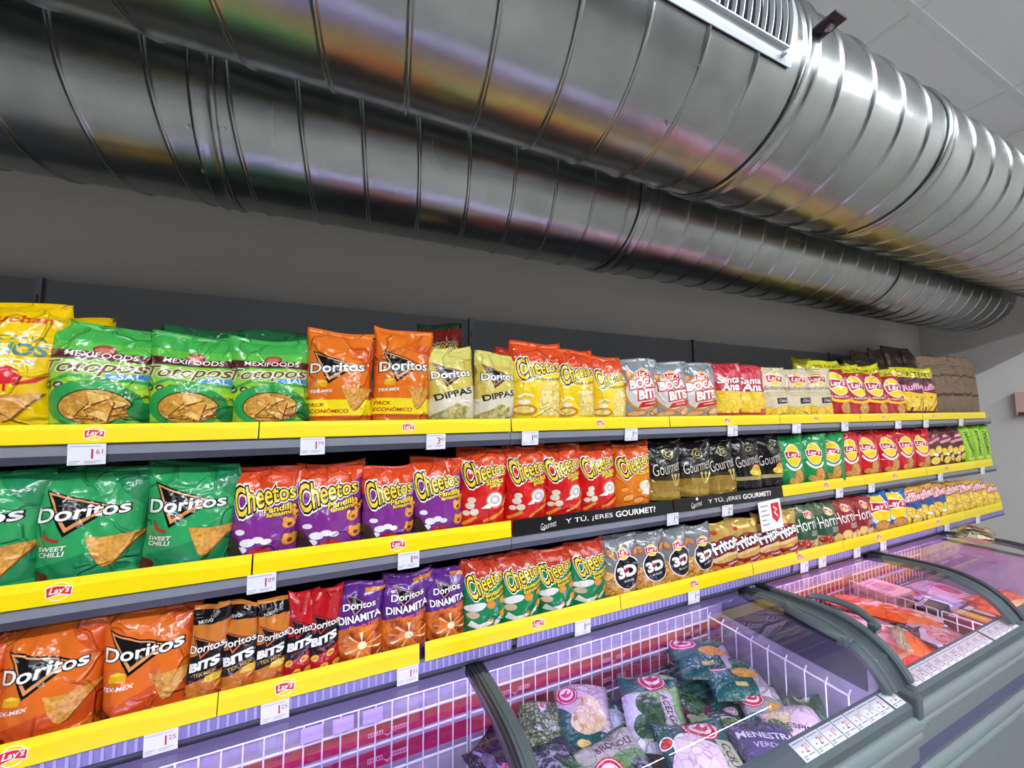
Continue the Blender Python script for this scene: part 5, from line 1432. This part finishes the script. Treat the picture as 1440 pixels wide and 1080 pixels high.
@pk('p_brocoli', 1.35, '#5d6a58', rough=.14)
def _(a):
    a.rect(-.5, .5, .85, 1.35, F_('#a8a49c')); a.text('BRÓCOLI', .05, 1.08, w=.62, mat=F_('#5a1f4a'), rot=-4, bold=.02); a.ell(.1, .8, .35, .12, F_('#5f8a50'))
    emblem(a, -.3, .72, .24, '#c0203a'); a.poly([(-.5, 0), (.5, 0), (.5, .5), (-.5, .4)], F_('#2a4a44')); a.ell(.1, .35, .36, .3, BROC); a.ell(.25, .55, .2, .2, DPEAS)
@pk('p_purpw', 1.3, '#b9b0b4')
def _(a): a.text('PUERRO', .0, 1.05, w=.5, mat=F_('#4a2a4a'), rot=-5); a.ell(0, .5, .4, .36, F_('#8f6a9a')); a.ell(-.1, .5, .25, .25, F_('#d8c8e0')); a.ell(.15, .4, .2, .2, F_('#c8a8d0'))
@pk('p_coliflor', 1.4, '#2c5a58')
def _(a):
    emblem(a, .12, 1.16, .24, '#c8243c'); a.ell(-.05, .55, .42, .38, CAUL); a.ell(-.15, .85, .22, .2, CAUL)
    a.rect(.22, .5, .1, .95, F_('#a8b08c')); a.text('COLIFLOR', .36, .52, w=.75, mat=F_('#5a1f4a'), rot=-85, bold=.01); a.rect(-.48, -.36, .9, 1.02, F_('#d83a3a')); a.ring(-.42, .96, .09, .09, .2, FW)
@pk('p_round', 1.3, '#34453f', rough=.1)
def _(a): a.ell(0, .6, .36, .34, F_('#c8c8d8')); a.ell(0, .6, .34, .32, PEAS); emblem(a, .3, 1.08, .14, '#a87088'); a.rect(-.5, -.2, .9, 1.3, F_('#8a9a70'))
@pk('p_stack', 1.35, TEAL)
def _(a):
    a.poly([(-.5, .9), (.5, 1.0), (.5, 1.35), (-.5, 1.35)], F_('#4a6a5a')); emblem(a, -.22, .98, .23); a.poly([(.2, 0), (.5, 0), (.5, 1.1), (.3, .8)], F_('#b8a8b4'))
    a.ell(.2, .7, .24, .16, GRAT, 10); a.ell(.12, .62, .12, .1, GRAT); a.rect(-.1, .1, .28, .38, F_('#c8b470'))
@pk('p_redc', 1.3, '#9a9aa0')
def _(a): emblem(a, -.22, .8, .26, '#c8243c'); a.poly([(-.1, 1.3), (.3, 1.3), (.2, .95), (0, .9)], F_('#5a9a50')); a.ell(.2, .45, .22, .2, GRAT); a.poly([(-.5, 0), (0, 0), (-.2, .4), (-.5, .45)], F_(TEAL))
@pk('p_spin', 1.3, '#232a26', rough=.1)
def _(a): a.rect(-.5, .5, 0, 1.3, LEAF); a.poly([(-.3, 1.3), (.3, 1.3), (.1, .95), (-.2, .95)], F_('#b8b890')); a.ell(.1, 1.1, .08, .08, F_('#c8d8dc')); a.poly([(-.5, 0), (.5, 0), (.3, .4), (-.4, .3)], DPEAS)
@pk('p_espin', 1.3, '#d4bcc8')
def _(a): a.text('ESPINACA', .1, .62, w=.78, mat=F_('#5a2a4a'), rot=-30, bold=.015); a.ell(-.25, 1.0, .2, .16, GARL); a.ell(-.35, .8, .1, .2, PEAS, 20); a.ell(.0, .16, .3, .14, F_('#4a4068')); a.ell(.05, .16, .08, .05, F_('#d8d0e8'))
@pk('p_menes', 1.3, '#4c4466')
def _(a): a.text('MENESTRA', .0, .9, w=.84, mat=F_('#d8d0e8'), rot=-12, bold=.015); a.text('VERDURA', .0, .7, w=.6, mat=F_('#c8c0d8'), rot=-12); a.ell(-.1, .35, .3, .2, DPEAS); a.poly([(.1, .02), (.45, .1), (.4, .26), (.05, .18)], F_('#d83a4a')); a.ell(.2, .14, .06, .05, FW)
@pk('p_dkpur', 1.6, '#241c34', rough=.1)
def _(a): a.line([(-.3, 1.4), (.2, .2)], .08, F_('#8a84a8')); a.ell(.1, .5, .2, .3, F_('#b85a7a')); a.ell(-.15, 1.0, .15, .2, F_('#5a4a6a'))
@pk('p_amber', 1.8, '#a85a4a')
def _(a): a.poly([(-.5, 1.8), (.5, 1.8), (.2, 1.3), (-.1, 1.2)], F_('#d8a04a')); a.rect(-.5, -.2, 0, 1.2, F_('#7a2a34'))
@pk('p_fish', 2.0, '#ee4a1c', rough=.15)
def _(a): a.rect(-.5, .5, 0, 2.0, ORF); a.poly([(.1, 0), (.5, 0), (.5, 1.9), (.25, 1.5)], F_('#e8b8bc')); a.ell(-.05, .35, .14, .1, F_('#f0c0a8')); a.rect(-.3, .3, 1.8, 2, F_('#c8304a'))
@pk('p_pinkw', 1.7, '#e4a8b0', rough=.14)
def _(a): a.ell(-.1, 1.0, .3, .5, F_('#d8707a'), 12); a.ell(-.1, 1.0, .2, .36, F_('#ecc4c8'), 12); a.poly([(-.5, 0), (.4, 0), (.2, .5), (-.4, .5)], ORF); a.line([(-.4, 1.5), (.3, .4)], .05, FW)
@pk('p_red', 1.4, '#e0301c', rough=.14)
def _(a): a.ell(0, .8, .36, .3, ORF); a.poly([(-.5, 0), (.5, 0), (.3, .2), (-.4, .24)], F_('#f0b4b8')); a.line([(-.4, .5), (.4, .62)], .08, F_('#c8b878'))
@pk('p_shrimp', 1.3, '#4a2c40', rough=.1)
def _(a): a.ell(-.1, .45, .38, .38, SHRMP); a.ell(.24, 1.05, .19, .15, FW); a.ell(.24, 1.05, .14, .1, F_('#3a3040')); a.ell(.24, 1.05, .08, .05, FW); a.line([(-.4, .1), (-.46, .5), (-.3, .7)], .1, F_('#c8c0dc')); a.rect(-.4, .1, .8, .98, F_('#c8b0cc'))
@pk('p_beige', 2.2, '#b9a878')
def _(a): a.rect(-.5, .5, 1.8, 2.2, F_('#8a9a6a')); a.line([(-.2, .3), (.2, 1.6)], .12, F_('#d8cca4'))
@pk('p_tray', 1.4, '#d8c0d8', rough=.15)
def _(a): a.ell(0, .7, .34, .4, F_('#e0a8c8')); a.ell(.05, .75, .2, .25, F_('#c8607a'))
@pk('p_or', 1.5, '#e8683c', rough=.15)
def _(a): a.rect(-.5, .5, .4, .7, F_('#f0c070')); a.rect(-.5, .5, 1.1, 1.2, F_('#c83a3a')); a.ell(.1, .9, .25, .15, ORF)
@pk('p_candy', 2.1, '#c8b890', rough=.14)
def _(a): a.rect(-.5, .5, 0, 2.1, STRIPE); a.ell(0, 1.0, .25, .3, F_('#8a1f24')); 

FZ = [  # kind, x, y, z(bottom), width, height, thickness, yaw, tilt, name, label
 ('p_stack', .78, .90, .50, .24, .30, .08, 10, 0, 'frozen_vegetable_bag', 'hidden lower teal frozen bag under the middle of the near freezer pile'),
 ('p_teal', .50, .93, .50, .24, .30, .08, -8, 0, 'frozen_vegetable_bag', 'lower translucent teal bag under the dark bags by the lid frame'),
 ('p_round', 1.13, .78, .50, .26, .24, .08, 5, 0, 'frozen_vegetable_bag', 'lower round-window bag under the spinach bags'),
 ('p_peas', .535, 1.035, .63, .115, .15, .06, -18, 14, 'frozen_pea_bag', 'clear bag of green peas by the lid frame of the nearer freezer'),
 ('p_dark', .535, .905, .62, .14, .17, .06, 12, 6, 'frozen_vegetable_bag', 'dark clear bag with white creases in front of the pea bag'),
 ('p_garlic', .665, 1.005, .64, .15, .19, .055, -22, 16, 'frozen_vegetable_bag', 'pale pink and teal bag of beige pieces right of the peas'),
 ('p_teal', .765, .995, .60, .13, .18, .05, 14, 8, 'frozen_vegetable_bag', 'translucent teal bag between the beige pieces and the chard bag'),
 ('p_acelga', .87, .945, .645, .165, .21, .055, -30, 14, 'frozen_vegetable_bag', 'light green chard bag lettered ACELGA'),
 ('p_magenta', 1.005, .975, .60, .16, .21, .06, 18, 8, 'frozen_vegetable_bag', 'dark magenta bag right of the chard bag'),
 ('p_brocoli', .665, .825, .63, .165, .20, .06, 6, 10, 'frozen_vegetable_bag', 'grey broccoli bag with a red emblem, in front of the chard'),
 ('p_purpw', .515, .80, .63, .15, .16, .05, -4, 6, 'frozen_vegetable_bag', 'grey and purple bag at the bottom edge of the picture'),
 ('p_coliflor', .865, .765, .64, .185, .20, .06, -20, 12, 'frozen_vegetable_bag', 'teal cauliflower bag lettered COLIFLOR'),
 ('p_round', 1.03, .815, .61, .15, .17, .06, -14, 8, 'frozen_vegetable_bag', 'dark bag with a round window of green peas'),
 ('p_menes', 1.045, .70, .65, .17, .16, .055, -16, 10, 'frozen_vegetable_bag', 'purple mixed vegetable bag lettered MENESTRA'),
 ('p_espin', 1.195, .71, .645, .16, .15, .05, -18, 10, 'frozen_vegetable_bag', 'pale pink spinach bag lettered ESPINACA'),
 ('p_spin', 1.275, .745, .645, .10, .14, .045, -38, 8, 'frozen_vegetable_bag', 'dark clear leaf bag near the right wires of the nearer freezer'),
 ('p_redc', 1.19, .825, .64, .13, .14, .05, -26, 8, 'frozen_gratin_bag', 'grey bag with red emblem and golden food, in front of the teal stack'),
 ('p_stack', 1.16, 1.03, .50, .19, .18, .05, -25, 4, 'frozen_gratin_bag', 'teal bag at the bottom of the back right stack'),
 ('p_stack', 1.165, 1.03, .565, .20, .18, .05, -22, 4, 'frozen_gratin_bag', 'teal bag third from the top of the back right stack'),
 ('p_stack', 1.165, 1.03, .622, .20, .18, .05, -26, 4, 'frozen_gratin_bag', 'teal bag second from the top of the back right stack'),
 ('p_stack', 1.17, 1.03, .679, .20, .18, .05, -24, 4, 'frozen_gratin_bag', 'teal bag with pink emblem on top of the back right stack'),
 ('p_stack', 1.185, .925, .61, .18, .15, .05, -26, 4, 'frozen_gratin_bag', 'teal bag second from the top of the front teal stack'),
 ('p_stack', 1.19, .925, .665, .18, .15, .05, -22, 5, 'frozen_gratin_bag', 'teal bag with pink emblem on top of the front teal stack'),
 ('p_dkpur', .39, 1.0, .60, .10, .19, .05, 14, 8, 'frozen_vegetable_bag', 'dark purple bag under the near lid frame'),
 ('p_amber', .445, 1.035, .625, .035, .13, .025, 14, 10, 'frozen_snack_bag', 'narrow amber and maroon bag leaning beside the near lid frame'),
 # farther freezer
 ('p_pinkw', 1.70, .90, .50, .26, .36, .09, 10, 0, 'frozen_fish_bag', 'lower pink bag at the left of the farther freezer'),
 ('p_red', 2.05, .86, .50, .30, .36, .09, -14, 0, 'frozen_fish_bag', 'lower red bag under the orange fish bag'),
 ('p_red', 2.55, .86, .50, .34, .40, .10, 6, 0, 'frozen_fish_bag', 'lower red bag under the end lid'),
 ('p_fish', 2.09, .925, .70, .135, .33, .055, 18, -4, 'frozen_fish_bag', 'long bright orange fish bag in the farther freezer'),
 ('p_pinkw', 1.95, .88, .665, .17, .30, .06, 10, -2, 'frozen_fish_bag', 'pinkish white fish bag beside the long orange bag'),
 ('p_red', 1.80, .76, .66, .18, .22, .06, -6, -4, 'frozen_fish_bag', 'red bag with pale edge nearest the farther freezer corner'),
 ('p_pinkw', 1.79, .99, .65, .18, .22, .06, -10, 6, 'frozen_fish_bag', 'pink and white bag at the back left of the farther freezer'),
 ('p_shrimp', 2.075, .735, .69, .17, .19, .06, -30, -4, 'frozen_shrimp_bag', 'dark purple shrimp bag with a round white emblem'),
 ('p_beige', 1.885, .775, .725, .035, .15, .018, -62, 0, 'frozen_snack_bag', 'narrow beige and green pack lying on the red bag'),
 ('p_red', 2.62, .74, .62, .24, .20, .08, 8, 0, 'frozen_fish_bag', 'plain red bag behind the dark curved lid frame'),
 ('p_or', 2.80, .74, .66, .26, .20, .06, -8, 2, 'frozen_fish_bag', 'orange bag under the end lid of the farther freezer'),
 ('p_tray', 2.62, .98, .60, .20, .22, .06, 6, 4, 'frozen_tray', 'pale lilac tray pack under the end lid'),
 ('p_tray', 2.83, .96, .60, .20, .24, .06, -10, 4, 'frozen_tray', 'pale pink tray pack beside the end wall of the freezer'),
]
def lay(k, x, y, z, wd, h, d, yaw, tilt, nm, lab, seed):
    A, body, seal, NU, NV, fn, rough, _d, metal = KIND[k]
    if z > .595 and k != 'p_candy': z += .028; wd *= 1.1; h *= 1.1
    root = empty(nm, (x, y, z + d*.4), (0, 0, R(yaw)))
    tag(root, lab, 'frozen food bag')
    art = get_art(k); globals()['FILM_SCALE'] = 27
    bag(nm, k, wd, h, d, seed, root, art, NU, NV, True, film(body, rough, metal=metal), None, rough=.9, sealname='end_seal')
    M = Matrix.Rotation(R(tilt), 4, 'X') @ Matrix.Rotation(R(-90), 4, 'X') @ Matrix.Translation((0, 0, -h/2))
    for c in root.children: c.data.transform(M)
    return root
for i, a in enumerate(FZ): lay(*a, 900+i)
o = lay('p_candy', 2.87, .865, .9425, .12, .19, .085, -74, 0, 'wrapped_sweets', '', 991)
tag(o, 'crumpled black, white and gold striped pack lying on the end lid', 'sweets pack')

def carton(x, y, z, sx, sy, sz, yaw, m, art_m, lab, grp=None, nm='frozen_food_carton'):
    mb = MB(); mb.box(-sx/2, sx/2, -sy/2, sy/2, 0, sz, m, .002)
    a = Art()
    a.ell(0, 0, sx*.3, sy*.28, art_m); a.rect(-sx*.42, sx*.42, sy*.26, sy*.4, CARD); a.rect(-sx*.36, sx*.2, sy*.30, sy*.36, art_m)
    a.onto(mb, (0, 0, sz), (1, 0, 0), (0, 1, 0), (0, 0, 1), 1, .0002)
    a = Art(); a.rect(-sx*.4, sx*.4, sz*.2, sz*.75, art_m)
    a.onto(mb, (0, -sy/2, 0), (1, 0, 0), (0, 0, 1), (0, -1, 0), 1, .0002)
    a = Art(); a.rect(-sy*.4, sy*.4, sz*.2, sz*.5, art_m)
    a.onto(mb, (-sx/2, 0, 0), (0, -1, 0), (0, 0, 1), (-1, 0, 0), 1, .0002)
    o = mb.build(nm, loc=(x, y, z), rot=(0, 0, R(yaw))); tag(o, lab, 'frozen food box', grp)
PKC = plain('carton_pale_pink', '#e0b4ac', .5); PKD = plain('carton_rose', '#c88a88', .5); MAR = plain('carton_maroon', '#7a1c34', .45); ORG = plain('carton_orange', '#e88a30', .45)
LIL = plain('carton_lilac', '#9a90d8', .45); DKC = plain('carton_dark', '#2e2a26', .45); PUR = plain('carton_purple', '#5a2a4a', .45)
for i, (z, lab) in enumerate(((.50, 'pale pink carton at the bottom of the stack by the wire divider'), (.552, 'pale pink carton fourth from the top of the stack by the wire divider'), (.604, 'pale pink carton third from the top of the stack by the wire divider'), (.656, 'pale pink carton second from the top of the stack by the wire divider'), (.708, 'pale pink carton on top of the stack by the wire divider'))):
    carton(2.36, 1.02, z, .17, .15, .05, (0, 1, -1, 2, 0)[i], PKC, PKD, lab, 'pale pink cartons')
for i, (z, lab) in enumerate(((.50, 'pale rose carton at the bottom of the middle stack'), (.552, 'pale rose carton third from top of the middle stack'), (.604, 'pale rose carton second from the top of the middle stack'), (.656, 'pale rose carton on top of the middle stack'))):
    carton(2.35, .875, z, .16, .12, .05, (1, -1, 1, 0)[i], PKC, PKD, lab, 'pale rose cartons')
carton(2.36, .86, .708, .14, .08, .04, 6, DKC, plain('carton_moss', '#5a5a3a', .5), 'dark moss carton lying on the rose stack')
carton(2.50, .88, .66, .10, .14, .06, 4, LIL, CARD, 'lilac carton beside the dark moss carton')
for i, (x, m, q, lab) in enumerate(((2.305, MAR, PKD, 'maroon carton in the small wire basket, nearest the basket front'), (2.375, ORG, LYEL, 'orange carton in the small wire basket'), (2.445, PUR, PKC, 'purple carton in the small wire basket, farthest from its front'))):
    carton(x, .735, .63, .062, .12, .125, 0, m, q, lab, 'cartons in the small wire basket')

# ------------------------------------------------------------------ camera
cd = bpy.data.cameras.new('camera'); cam = bpy.data.objects.new('camera', cd); C.objects.link(cam)
cd.sensor_width = 36; cd.sensor_fit = 'HORIZONTAL'; cd.lens = 535/1440*36; cd.clip_start = .02
yw, pt, rl = R(23.4), R(4.1), R(-.3)
Fv = Vector((math.sin(yw)*math.cos(pt), math.cos(yw)*math.cos(pt), math.sin(pt)))
Rv = Vector((math.cos(yw), -math.sin(yw), 0)); Uv = Rv.cross(Fv)
r2 = Rv*math.cos(rl) + Uv*math.sin(rl); u2 = -Rv*math.sin(rl) + Uv*math.cos(rl)
M = Matrix((r2, u2, -Fv)).transposed().to_4x4(); M.translation = (0, 0, 1.6)
cam.matrix_world = M
sc = bpy.context.scene; sc.camera = cam
vs = sc.view_settings; vs.view_transform = 'Standard'; vs.look = 'None'; vs.gamma = 1; vs.use_curve_mapping = False; vs.exposure = 0
